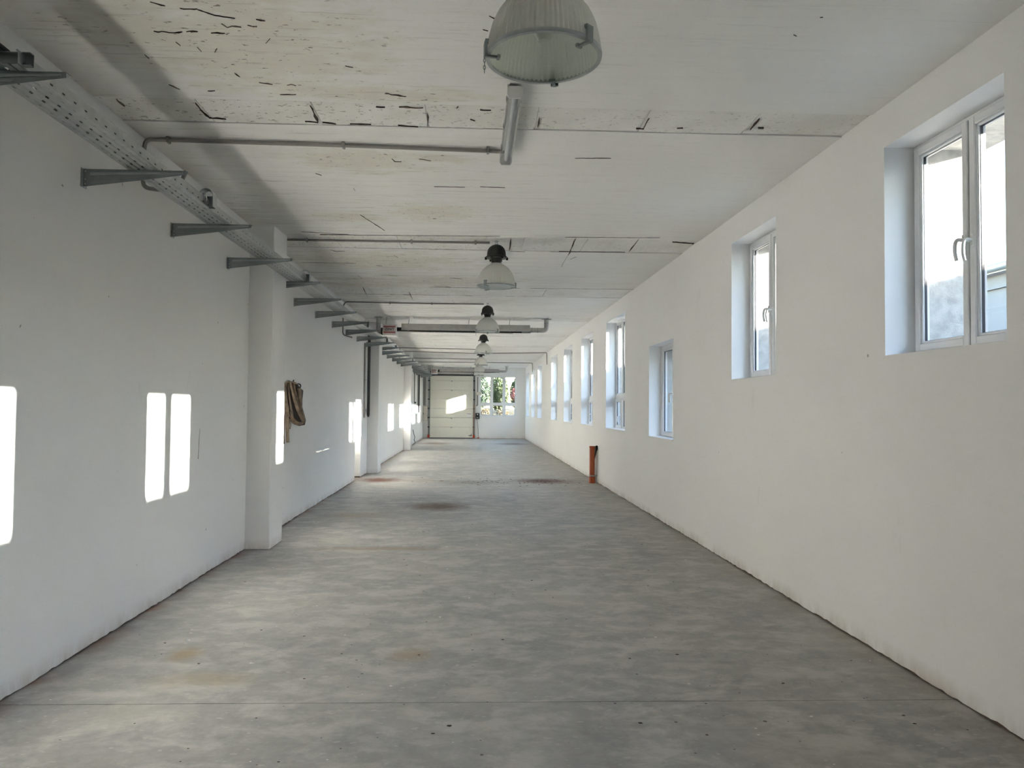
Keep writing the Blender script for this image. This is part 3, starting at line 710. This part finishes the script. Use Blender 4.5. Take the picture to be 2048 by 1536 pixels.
# ------------------------------------------------------------------ conduits and pipes
def conduit(name, pts, r, label, mat='grey', fil=.05, clips=(), cat='conduit', group=None):
    o = MB().tube(fillet(pts, fil), r, 8).build(name, M[mat], None, True); tag(o, label, cat, group)
    for (p, ax) in clips:
        p = Vector(p); s_ = r+.004; e = [s_+.006]*3; e['xyz'.index(ax)] = .010
        MB().cbox(p.x-e[0], p.x+e[0], p.y-e[1], p.y+e[1], p.z-e[2], p.z+e[2], .003).build('clip', M['grey'], o)
    return o
za = onX(287, 376, XL+.02).z; ya_ = onX(287, 330, XL+.02).y
conduit('conduit', [(fx-.03, fy1-.12, H-.05), (fx-.05, fy1-.05, H-.022), (-.9, fy1-.10, H-.02), (XL+.03, ya_, H-.022), (XL+.02, ya_, H-.12), (XL+.02, ya_, za), (TX0-.02, ya_+.03, za-.02), (TX0+.05, ya_+.03, za+.14)], .0155,
        'grey conduit from the fluorescent batten to the cable tray', clips=[((-2.3, ya_+.01, H-.019), 'x'), ((-1.0, fy1-.11, H-.02), 'x'), ((.1, fy1-.07, H-.022), 'x')])
conduit('conduit', [(.19, 9.03, H-.022), (-2.0, 9.05, H-.022), (PX-.06, 9.06, H-.02), (PX-.10, 9.07, H-.1), (PX-.10, 9.07, TZ+.08)], .014, 'grey conduit beside the first pilaster feeding a bell lamp', fil=.09,
        clips=[((-2.0, 9.05, H-.022), 'x'), ((-.75, 9.04, H-.022), 'x'), ((.02, 9.03, H-.022), 'x')])
conduit('conduit', [(.2, 14.45, H-.022), (-1.2, 14.5, H-.02), (XL+.06, 14.4, H-.022), (XL+.02, 14.4, H-.1), (XL+.02, 14.4, 2.95), (XL+.2, 14.4, 2.9)], .013, 'grey conduit feeding the bell lamp ahead of the first heater',
        clips=[((-1.6, 14.48, H-.022), 'x'), ((-.8, 14.49, H-.022), 'x')])
conduit('conduit', [(.2, 25.95, H-.022), (XL+.02, 25.55, H-.022), (XL+.02, 25.55, TZ+.05)], .015, 'grey conduit feeding the third bell lamp from the end wall')
conduit('conduit', [(XL+.05, 27.2, H-.022), (.3, 27.9, H-.022), (XR-.03, 27.05, H-.02), (XR-.02, 27.05, H-.45)], .015, 'grey conduit crossing the whole ceiling to the window wall, between windows')
conduit('conduit', [(.2, 31.2, H-.022), (XL+.05, 31.0, H-.022), (XL+.02, 31.0, TZ+.05)], .015, 'grey conduit feeding the second bell lamp from the end wall')
conduit('conduit', [(XL+.05, 33.6, H-.02), (XR-.03, 33.5, H-.02), (XR-.02, 33.5, H-.42)], .015, 'grey conduit crossing above the last bell lamp to the window wall')
# two dark cables coming along the wall into the tray end
ca = onX(2, 92, XL+.05); cb = onX(46, 131, XL+.12)
for k in range(2):
    conduit('power_cable', [(XL+.03, BACK+.05, 3.42-.035*k), (XL+.03, ca.y-.6, 3.40-.035*k), (ca.x, ca.y, ca.z-.032*k), (cb.x+.03*k, cb.y, cb.z-.02*k), (TX0+wd*(.32+.18*k), TY0+.45, TZ+.03), (TX0+wd*(.32+.18*k), TY1-.3, TZ+.026)], .013,
            ['dark cable dropping into the open tray end, upper of two', 'dark cable dropping into the open tray end, lower of two'][k], 'hose', .2, cat='cable', group='cables at the tray end')
for k, q in enumerate((.095, .70, .905)):
    conduit('tray_cable', [(TX0+wd*q, TY0+.1, TZ+.03), (TX0+wd*q, TY1-.2, TZ+.03)], .0155, 'black cable lying in the tray '+('next to its wall-side rail', 'between the other tray cables', 'next to its outer rail')[k], 'hose', cat='cable', group='cables inside the tray')
# black twin hoses and a conduit before the second pilaster
conduit('black_hose', [(XL+.05, 17.77, 3.35), (XL+.05, 17.77, 1.36), (XL+.05, 17.93, 1.36), (XL+.05, 17.93, 3.35)], .022, 'black hose hanging in a long loop beside the second pilaster', 'hose', .075, cat='hose')
conduit('conduit', [(XL+.02, 17.38, TZ-.05), (XL+.02, 17.38, 1.33)], .02, 'grey conduit running down the wall beside the black hose loop', clips=[((XL+.02, 17.38, 2.2), 'z'), ((XL+.02, 17.38, 1.5), 'z')])
vb = MB().cbox(XL, XL+.026, 17.70, 17.99, 1.45, 1.53, .006).build('hose_clamp', M['zinc']); tag(vb, 'small steel clamp plate behind the black hose loop', 'clamp')
# beyond the third pilaster
conduit('conduit', [(XL+.02, 32.3, TZ-.05), (XL+.02, 32.3, 1.72)], .022, 'grey conduit dropping to the grey socket box beyond the third pilaster')
sb = MB().cbox(XL, XL+.12, 32.0, 32.7, 1.42, 1.66, .012).cbox(XL+.1, XL+.16, 32.05, 32.3, 1.30, 1.46, .01).build('socket_box', M['zincdark']); tag(sb, 'grey socket box on the wall beyond the third pilaster', 'socket')
kb = MB().tube([(XL+.0, 32.6, 1.76), (XL+.07, 32.6, 1.76)], .035, 12).build('push_button', M['black']); tag(kb, 'black round button above the grey socket box', 'button')
conduit('black_hose', [(XL+.05, 34.6, TZ-.05), (XL+.05, 34.6, 1.32)], .035, 'black pipe running down the wall near the end corner', 'hose', cat='hose')
conduit('conduit', [(XL+.02, 34.2, TZ-.05), (XL+.02, 34.2, 1.5)], .02, 'grey conduit running down the wall beside the black pipe near the end corner')
conduit('hanging_cable', [(XL+.03, 31.6, .62), (XL+.05, 31.8, .45), (XL+.08, 32.1, .28), (XL+.05, 31.9, .2), (XL+.09, 32.2, .06), (XL+.05, 31.7, .012)], .014, 'loose black cable end hanging low on the wall beyond the third pilaster', 'hose', .08, cat='cable')
conduit('conduit', [(XL+.05, D-.06, TZ+.0), (XL+.05, D-.06, 1.66)], .02, 'grey conduit dropping to the beige cabinet in the end corner')
conduit('conduit', [(XL+.11, D-.06, TZ+.0), (XL+.11, D-.06, 1.66)], .02, 'thicker grey conduit next to it above the beige cabinet')
cab = thing('electric_cabinet', (XL+.12, D, .90)); tag(cab, 'beige wall cabinet in the corner beside the sectional door', 'cabinet')
MB().cbox(XL+.01, XL+.25, D-.2, D-.001, .90, 1.63, .008).build('body', M['beige'], cab, world=True)
dd = MB().cbox(XL+.018, XL+.242, D-.212, D-.199, .91, 1.62, .005).build('cabinet_door', M['beige'], cab, world=True)
MB().cbox(XL+.03, XL+.055, D-.228, D-.211, 1.2, 1.28, .004).build('lock', M['black'], dd, world=True)
# things between the sectional door and the end window
ka = onY(951, 826, D-.05); kb_ = onY(959, 838, D-.05)
kc = thing('door_controller', ((ka.x+kb_.x)/2, D, kb_.z)); tag(kc, 'black door control box beside the end window', 'control box')
MB().cbox(ka.x, kb_.x, D-.10, D-.001, kb_.z, ka.z, .02).build('case', M['black'], kc, world=True)
MB().tube([((ka.x+kb_.x)/2, D-.115, ka.z-.07), ((ka.x+kb_.x)/2, D-.099, ka.z-.07)], .035, 16).build('rotary_knob', M['white'], kc, world=True)
MB().box(ka.x+.05, kb_.x-.05, D-.104, D-.099, kb_.z+.05, kb_.z+.08).build('display_strip', M['white'], kc, world=True)
conduit('controller_cable', [((ka.x+kb_.x)/2-.02, D-.03, kb_.z), ((ka.x+kb_.x)/2+.03, D-.02, .5), ((ka.x+kb_.x)/2+.05, D-.02, .06)], .012, 'thin dark cable from the door control box to the floor', 'grey', .1, cat='cable')
ft = MB().cbox((ka.x+kb_.x)/2+.01, (ka.x+kb_.x)/2+.09, D-.05, D-.001, 0, .07, .01).build('floor_socket', M['redplastic']); tag(ft, 'small red-brown cable foot on the floor below the door control box', 'socket')
conduit('conduit', [(.26, D-.025, 3.12), (.26, D-.025, 1.7), (.20, D-.025, 1.66)], .03, 'grey conduit between the sectional door and the end window', clips=())
jb = MB().cbox(.17, .46, D-.07, D-.001, 2.2, 2.36, .012).build('junction_box', M['beige']); tag(jb, 'pale junction box on the conduit left of the end window frame', 'junction box')
jb['label'] = 'pale junction box on the conduit between sectional door and end window'

# ------------------------------------------------------------------ tube heaters
def text_mesh(body, size, loc, mat, parent):
    cu = bpy.data.curves.new('lettering', 'FONT'); cu.body = body; cu.size = size; cu.align_x = 'CENTER'; cu.align_y = 'CENTER'; cu.extrude = .0008; cu.offset = .028*size; cu.space_character = 1.12
    to = bpy.data.objects.new('lettering_curve', cu); col.objects.link(to)
    dg = bpy.context.evaluated_depsgraph_get(); me = bpy.data.meshes.new_from_object(to.evaluated_get(dg))
    bpy.data.objects.remove(to); me.materials.clear(); me.materials.append(mat)
    o = bpy.data.objects.new('lettering', me); col.objects.link(o); o.parent = parent; o.location = loc; o.rotation_euler = (R(90), 0, 0)
    xs = [v.co.x for v in me.vertices]; ys_ = [v.co.y for v in me.vertices]
    o.scale = (.205/(max(xs)-min(xs)), .062/(max(ys_)-min(ys_)), 1); return o
def make_heater():
    t_ = thing('tube_heater', (0, 0, H))
    z0, z1 = 3.175-H, 3.43-H
    bx_ = MB().cbox(-2.02, -1.71, -.13, .22, z0, z1, .008).build('burner_box', M['white'], t_)
    sg = MB().box(-2.0, -1.73, -.137, -.129, z0+.03, z1-.02).build('sign_plate', M['pink'], t_)
    for z in (z1-.055, z0+.075): MB().box(-1.995, -1.735, -.139, -.1365, z-.012, z+.012).build('sign_bar', M['red'], sg)
    text_mesh('ZENIT', .088, (-1.863, -.139, (z0+z1)/2+.012), M['ink'], sg)
    # trough reflector open below
    pr = [(-.15, -.315), (-.15, -.265), (-.11, -.165), (.11, -.165), (.15, -.265), (.15, -.315), (.145, -.315), (.145, -.266), (.107, -.170), (-.107, -.170), (-.145, -.266), (-.145, -.315)]
    pr = [(a, b*1.0+.012) for a, b in pr]
    MB().prism(pr, 'x', -1.60, 1.28).build('reflector', M['duct'], t_)
    MB().tube([(-1.72, 0, -.275), (1.12, 0, -.275)], .05, 16).build('radiant_tube', M['black'], t_, True)
    MB().tube([(1.10, 0, -.275), (1.30, 0, -.275)], .052, 16).build('tube_sleeve', M['zincdark'], t_, True)
    fl_ = MB().tube(fillet([(1.28, 0, -.255), (1.66, 0, -.255), (1.66, 0, -.001)], .09, 6), .054, 18).build('flue_pipe', M['duct'], t_, True)
    MB().lathe([(.056, 0), (.115, 0), (.115, -.006), (.056, -.012)], 24, (1.66, 0, -.001)).build('ceiling_collar', M['zincdark'], fl_, True)
    for x in (1.32, 1.45): MB().tube([(x, 0, -.255), (x+.012, 0, -.255)], .059, 16).build('pipe_clamp', M['zincdark'], fl_, True)
    MB().tube([(1.66, 0, -.09), (1.66, 0, -.10)], .058, 16).build('pipe_clamp', M['zincdark'], fl_, True)
    il = MB().tube(fillet([(-2.13, .02, -.001), (-2.13, .02, -.33), (-2.02, .02, -.33)], .08, 6), .052, 18).build('intake_pipe', M['duct'], t_, True)
    MB().lathe([(.054, 0), (.10, 0), (.10, -.006), (.054, -.012)], 24, (-2.13, .02, -.001)).build('ceiling_collar', M['zincdark'], il, True)
    for k in range(6): MB().tube([(-2.13, .02, -.13-.02*k), (-2.13, .02, -.138-.02*k)], .0545, 14).build('corrugation', M['zincdark'], il, True)
    MB().cbox(-2.06, -2.02, -.09, .13, -.40, -.25, .006).build('fan_inlet', M['black'], t_)
    for x in (-1.96, -1.45, -.1, .82):
        MB().tube([(x+.015, 0, -.001), (x, 0, -.10), (x, 0, -.16)], .006, 6).build('hanging_chain', M['zincdark'], t_)
        if x > -1.5: MB().box(x-.006, x+.006, -.157, .157, -.162, -.15).box(x-.006, x+.006, -.157, -.150, -.315, -.15).build('hanger_strap', M['zinc'], t_)
    MB().tube([(-1.71, -.05, -.325), (.9, -.05, -.335)], .010, 8).build('gas_pipe', M['duct'], t_, True)
    return t_
h0 = make_heater(); h0.location = (0, 16.98, H); tag(h0, 'suspended tube heater with red-striped sign, next to the third bell lamp', 'heater', 'suspended tube heaters')
h1 = copy_tree(h0); h1.location = (0.0, 36.75, H); tag(h1, 'suspended tube heater with red-striped sign, in front of the sectional door', 'heater', 'suspended tube heaters')

# ------------------------------------------------------------------ drain pipe by the window wall
q = onZ(1184, 966, 0); rp = thing('drain_pipe', (q.x, q.y, 0)); tag(rp, 'short orange-brown plastic drain pipe standing on the floor by the window wall', 'pipe')
MB().lathe([(.001, 0), (.068, 0), (.068, .135), (.060, .14), (.056, .142), (.056, .75), (.063, .756), (.063, .785), (.056, .785), (.056, .70), (.001, .70)], 32).build('pipe_body', M['orange'], rp, True)
MB().lathe([(.069, .145), (.072, .15), (.072, .165), (.069, .17), (.056, .17), (.056, .145)], 32, closed=True).build('clamp', M['zinc'], rp, True)
MB().tube([(.06, 0, .158), (XR-q.x, 0, .158)], .007, 6).build('clamp_stud', M['zinc'], rp)
wp = conduit('white_pipe', [(XR-.03, q.y+.03, .0), (XR-.03, q.y+.03, .70), (XR-.03, q.y+.03, .74)], .022, 'thin white pipe on the wall behind the orange drain pipe', 'white', cat='pipe')
bk = MB(); bk.cbox(XR-.055, XR-.004, q.y-.05, q.y+.0, .70, .80, .012); bk.tube([(XR-.035, q.y-.03, .72), (XR-.06, q.y-.045, .60), (XR-.075, q.y-.05, .52)], [.02, .014, .005], 8)
bk = bk.build('black_bracket', M['black'], None); tag(bk, 'black wedge bracket behind the top of the orange drain pipe', 'bracket')

# ------------------------------------------------------------------ leather garment on the wall hook
gl = onX(585, 775, XL+.03); ga = thing('leather_garment', (XL, gl.y, 1.1)); tag(ga, 'worn brown leather garment hanging in folds behind the first pilaster', 'leather garment')
GK, GY = .55, 10.1
def onG(x, y, off=0.0):
    """point on a slanted vertical plane that leans off the wall, where the hide hangs"""
    d = ray(x, y); t = (XL+.03-GK*(GY+off))/(d.x-GK*d.y); return Vector((d.x*t, d.y*t, EYE+d.z*t))
def lobe(mb, pix, off, wpx, flat=.55, n=12, ph=0.0):
    """a fold of hide: centre line through pixels on the slanted plane, ridged lens-shaped section"""
    P = fillet([onG(x, y, o_) for (x, y), o_ in zip(pix, off)], .12, 4); N = len(P); V = []; F = []
    for i, p in enumerate(P):
        t_ = i/(N-1)*(len(wpx)-1); k = min(int(t_), len(wpx)-2); ww = (wpx[k]+(wpx[k+1]-wpx[k])*(t_-k))*.43*p.y/FPX
        tg = (P[min(i+1, N-1)]-P[max(i-1, 0)]).normalized()
        a = Vector((.97, .24, 0)); a = (a-tg*a.dot(tg)).normalized(); b = tg.cross(a)
        for j in range(n):
            an = 2*math.pi*j/n; cr = 1+.14*math.sin(3*an+ph+i*.35)
            V.append(p+a*(ww*math.cos(an)*cr)+b*(ww*flat*math.sin(an)*cr))
        if i: F += [(n*(i-1)+j, n*(i-1)+(j+1) % n, n*i+(j+1) % n, n*i+j) for j in range(n)]
    F += [tuple(range(n)), tuple(range(n*(N-1), n*N))]
    mb.add(V, F)
out = [(566, 767), (574, 763), (584, 764), (593, 767), (600, 776), (606, 781), (604, 800), (604, 814), (608, 828), (611, 841), (609, 850), (599, 852), (588, 849), (580, 842), (577, 834), (571, 826), (566, 812)]
n = len(out); V = [onG(x, y, .03) for x, y in out]+[onG(x, y, .03)+Vector((-.01, .07, 0)) for x, y in out]
MB().add(V, [tuple(range(n)), tuple(range(2*n-1, n-1, -1))]+[(i, n+i, n+(i+1) % n, (i+1) % n) for i in range(n)]).build('fold_shade_sheet', M['foldshade'], ga, False, True)  # back sheet with the shade between folds put into its dark colour
mb = MB()
lobe(mb, [(571, 766), (568, 782), (570, 804), (575, 822), (578, 834)], [-.02]*5, [7, 10, 11, 10, 5], .6)
lobe(mb, [(577, 765), (577, 785), (580, 806), (583, 826), (585, 842)], [-.01]*5, [5, 5, 6, 9, 6], .7, ph=1)
lobe(mb, [(580, 764), (585, 785), (592, 808), (600, 829), (606, 843)], [-.07]*5, [5, 6, 7, 8, 5], .7, ph=2)
lobe(mb, [(588, 767), (590, 785), (595, 806), (601, 820)], [-.02]*4, [5, 8, 7, 3], .6, ph=3)
lobe(mb, [(598, 776), (600, 792), (601, 812), (606, 832), (609, 842)], [-.02]*5, [8, 9, 5, 6, 4], .5, ph=3.5)
lobe(mb, [(581, 824), (586, 840), (594, 847), (604, 847), (609, 843)], [-.04]*5, [6, 11, 13, 9, 4], .6, ph=4)
lobe(mb, [(567, 768), (576, 764), (586, 764), (594, 768)], [-.03]*4, [4, 6, 6, 4], .6)
mb.build('folds', M['leather'], ga, True, True)
for pix, wl_ in (([(569, 815), (567.5, 850), (567, 888)], [6, 6, 5]), ([(575, 822), (574.5, 855), (575, 885)], [6, 7, 7]), ([(579, 838), (581, 848), (580, 858)], [3, 3, 2])):
    mb = MB(); lobe(mb, pix, [.0]*3, wl_, .3); mb.build('hanging_strip', M['leather'], ga, True, True)
c_ = onG(597, 772, -.02)
MB().tube([c_+Vector((.028*math.cos(R(a)), .01*math.cos(R(a)), .03*math.sin(R(a)))) for a in range(0, 361, 30)], .009, 6, False).build('collar_loop', M['black'], ga, True, True)
hk = MB().tube(fillet([(XL, gl.y-.12, 1.93), (XL+.06, gl.y-.12, 1.91), (XL+.075, gl.y-.12, 1.945)], .02), .008, 8).build('wall_hook', M['black'], None, True); tag(hk, 'black wall hook above the leather garment', 'hook')

# ------------------------------------------------------------------ litter on the floor
def litter(name, n, smin, smax, mat, label, seed, region):
    rr = random.Random(seed); mb = MB()
    for _ in range(n):
        x, y = region(rr); s_ = smin+(smax-smin)*rr.random()**2; a = rr.random()*6.28; V = []
        k = 5
        for z in (0.0005, s_*.25):
            for j in range(k):
                an = a+2*math.pi*j/k; q_ = s_*(.6+.6*rr.random())*(1 if z < .001 else .6); V.append((x+q_*math.cos(an)*1.4, y+q_*math.sin(an), z))
        mb.add(V, [tuple(range(k-1, -1, -1)), tuple(range(k, 2*k))]+[(j, (j+1) % k, k+(j+1) % k, k+j) for j in range(k)])
    return tag(mb.build(name, mat), label, 'litter', kind='stuff')
anyw = lambda r_: (XL+.1+(XR-XL-.2)*r_.random(), 3+13*r_.random()**1.3)
litter('dark_grit', 170, .004, .011, M['crack'], 'dark crumbs and grit scattered over the concrete floor', 3, anyw)
litter('pale_chips', 90, .004, .013, M['white'], 'pale paint flakes scattered over the concrete floor', 5, anyw)
litter('stain_grit', 160, .008, .022, M['crack'], 'dark dirt crumbs around the rust stain near the orange drain pipe', 9, lambda r_: (r_.gauss(1.4, .7) if r_.random() < .6 else r_.gauss(.0, .6), r_.gauss(16.2, .45)))
q = onZ(375, 1283, 0)
pc = MB().add([(q.x-.018, q.y, .001), (q.x+.02, q.y-.008, .004), (q.x+.012, q.y+.014, .010), (q.x-.012, q.y+.018, .003), (q.x-.01, q.y+.005, .012)], [(0, 1, 4), (1, 2, 4), (2, 3, 4), (3, 0, 4), (0, 3, 2, 1)]).build('paint_chip', M['white'])
tag(pc, 'larger curled white paint chip on the floor near an ochre spot', 'paint chip')

# ------------------------------------------------------------------ outside
gr = MB().box(-60, 90, -40, 150, -.45, -.32).build('yard_ground', M['yard']); tag(gr, 'yard ground outside the hall', 'ground', kind='structure')
XE = 9.5; ZE = 2.41+(XE-(XR+.23))/math.cos(SUN_AZ)*SUN_T
ge = onX(1998, 517, XE); print('eave by shadow', round(ZE, 2), 'eave by picture', round(ge.z, 2))
nb = thing('neighbour_building', (XE+3, 20, -.35)); tag(nb, 'shaded single-storey building with gutter across the yard', 'building')
MB().box(XE+.15, XE+9, -30, 40, -.35, ZE-.14).build('wall', M['nwall'], nb, world=True)
MB().prism([(XE-.05, ZE-.16), (XE-.05, ZE-.04), (XE+5, ZE+.35), (XE+9.3, ZE-.04), (XE+9.3, ZE-.16)], 'y', -30.2, 40.2).build('roof', M['roof'], nb, world=True)
MB().tube([(XE-.08, -30.2, ZE-.07), (XE-.08, 40.2, ZE-.07)], .07, 10).build('gutter', M['zincdark'], nb, True, True)
MB().box(XE+.08, XE+.15, -30, 40, ZE-.42, ZE-.34).build('cornice', M['nwall'], nb, world=True)

MB().box(XE+.7, XE+1.6, 31.9, 33.50, ZE-.2, ZE+3.2).build('unseen_sun_block_near', M['nwall'], nb, world=True)  # unseen block added to keep sun off the last window's near panes
MB().box(XE+.9, XE+9, 34.17, 40, ZE-.2, ZE+3.4).build('unseen_sun_block_far', M['nwall'], nb, world=True)  # unseen block added to keep sun off the last window's far panes
def leaves(c, rad, n, size, seed):
    rr = random.Random(seed); mb = MB()
    for _ in range(n):
        while True:
            p = Vector((rr.uniform(-1, 1), rr.uniform(-1, 1), rr.uniform(-1, 1)))
            if .25 < p.length < 1: break
        p = Vector((p.x*rad[0], p.y*rad[1], p.z*rad[2]))+Vector(c)
        a = Vector((rr.gauss(0, 1), rr.gauss(0, 1), rr.gauss(0, 1))).normalized(); b = a.orthogonal().normalized(); s_ = size*(.6+.8*rr.random())
        mb.add([p-a*s_, p+b*s_*.45, p+a*s_, p-b*s_*.45], [(0, 1, 2, 3)])
    return mb
def plant(name, x, y, z, rad, n, size, mat, seed, label, cat, trunk):
    t_ = thing(name, (x, y, z)); tag(t_, label, cat)
    leaves((0, 0, trunk+rad[2]*.9), rad, n, size, seed).build('foliage', M[mat], t_)
    st = MB(); st.tube([(0, 0, -.2), (.05, 0, trunk), (0, .05, trunk+rad[2])], [.1+.03*trunk, .08, .03], 7)
    for k in range(4):
        a = 1.57*k; st.tube([(0, 0, trunk*.8), (.5*rad[0]*math.cos(a), .5*rad[1]*math.sin(a), trunk+rad[2]*.9)], [.05, .015], 6)
    st.build('trunk', M['bark'], t_, True)
bank = MB(); V = []; F = []
for i in range(31):
    for j in range(13):
        x = -9+24*i/30; y = 46+26*j/12; V.append((x, y, -.33+1.75*(j/12)**1.1+.12*rnd.random()))
        if i and j: F.append((13*(i-1)+j-1, 13*i+j-1, 13*i+j, 13*(i-1)+j))
bank.add(V, F); bo = bank.build('grass_bank', M['drygrass'], None, True); tag(bo, 'sunlit bank of dry yellow grass behind the end window', 'bank', kind='structure')
mb = MB(); rr = random.Random(21)
for _ in range(5200):
    j = rr.random()*.5; x = rr.uniform(-5, 9); y = 46+26*j; z = -.33+1.75*j**1.1; h_ = .35+.5*rr.random(); l_ = rr.gauss(0, .12); w_ = .012+.012*rr.random()
    mb.add([(x-w_, y, z-.05), (x+w_, y, z-.05), (x+l_, y+rr.gauss(0, .1), z+h_)], [(0, 1, 2)])
tag(mb.build('dry_grass', M['drygrass']), 'tall dry yellow grass blades on the bank behind the end window', 'grass', kind='stuff')
for i, a in enumerate([(.55, 66, 1.0, (.95, 1.0, 1.75), 4200, .11, 'leaf2', 'bluish green tree behind the end window, beside the window frame', 'tree', .4),
                       (2.4, 68.5, 1.0, (.95, 1.0, 1.7), 4200, .11, 'leaf1', 'green leafy tree standing in the middle behind the end window', 'tree', .4),
                       (4.2, 66, 1.0, (.95, 1.0, 1.6), 4000, .11, 'leaf1', 'green leafy tree beside the reddish shrub behind the end window', 'tree', .35),
                       (3.55, 60, .6, (.55, .5, .6), 800, .07, 'leaf3', 'reddish-leaved shrub on the bank behind the end window', 'shrub', 1.5),
                       (.95, 56, .35, (.6, .6, .55), 1000, .06, 'leaf4', 'tan dry bush low on the grass bank under the bluish tree', 'shrub', .2),
                       (2.3, 57, .4, (.55, .5, .45), 900, .06, 'leaf4', 'tan dry bush low on the grass bank under the green tree', 'shrub', .2),
                       (-2.3, 66, 1.0, (1.6, 1.4, 1.9), 2600, .1, 'leaf1', 'broad green tree hidden beyond the sectional door', 'tree', 1.2),
                       (6.6, 70, 1.1, (1.9, 1.6, 2.0), 2600, .1, 'leaf2', 'broad bluish tree beyond the window wall corner', 'tree', 1.3)]):
    x, y, z, rad, n, size, mat, label, cat, tk = a
    plant('leafy_tree' if cat == 'tree' else 'leafy_shrub', x, y, z, rad, n, size, mat, 40+i, label, cat, tk)
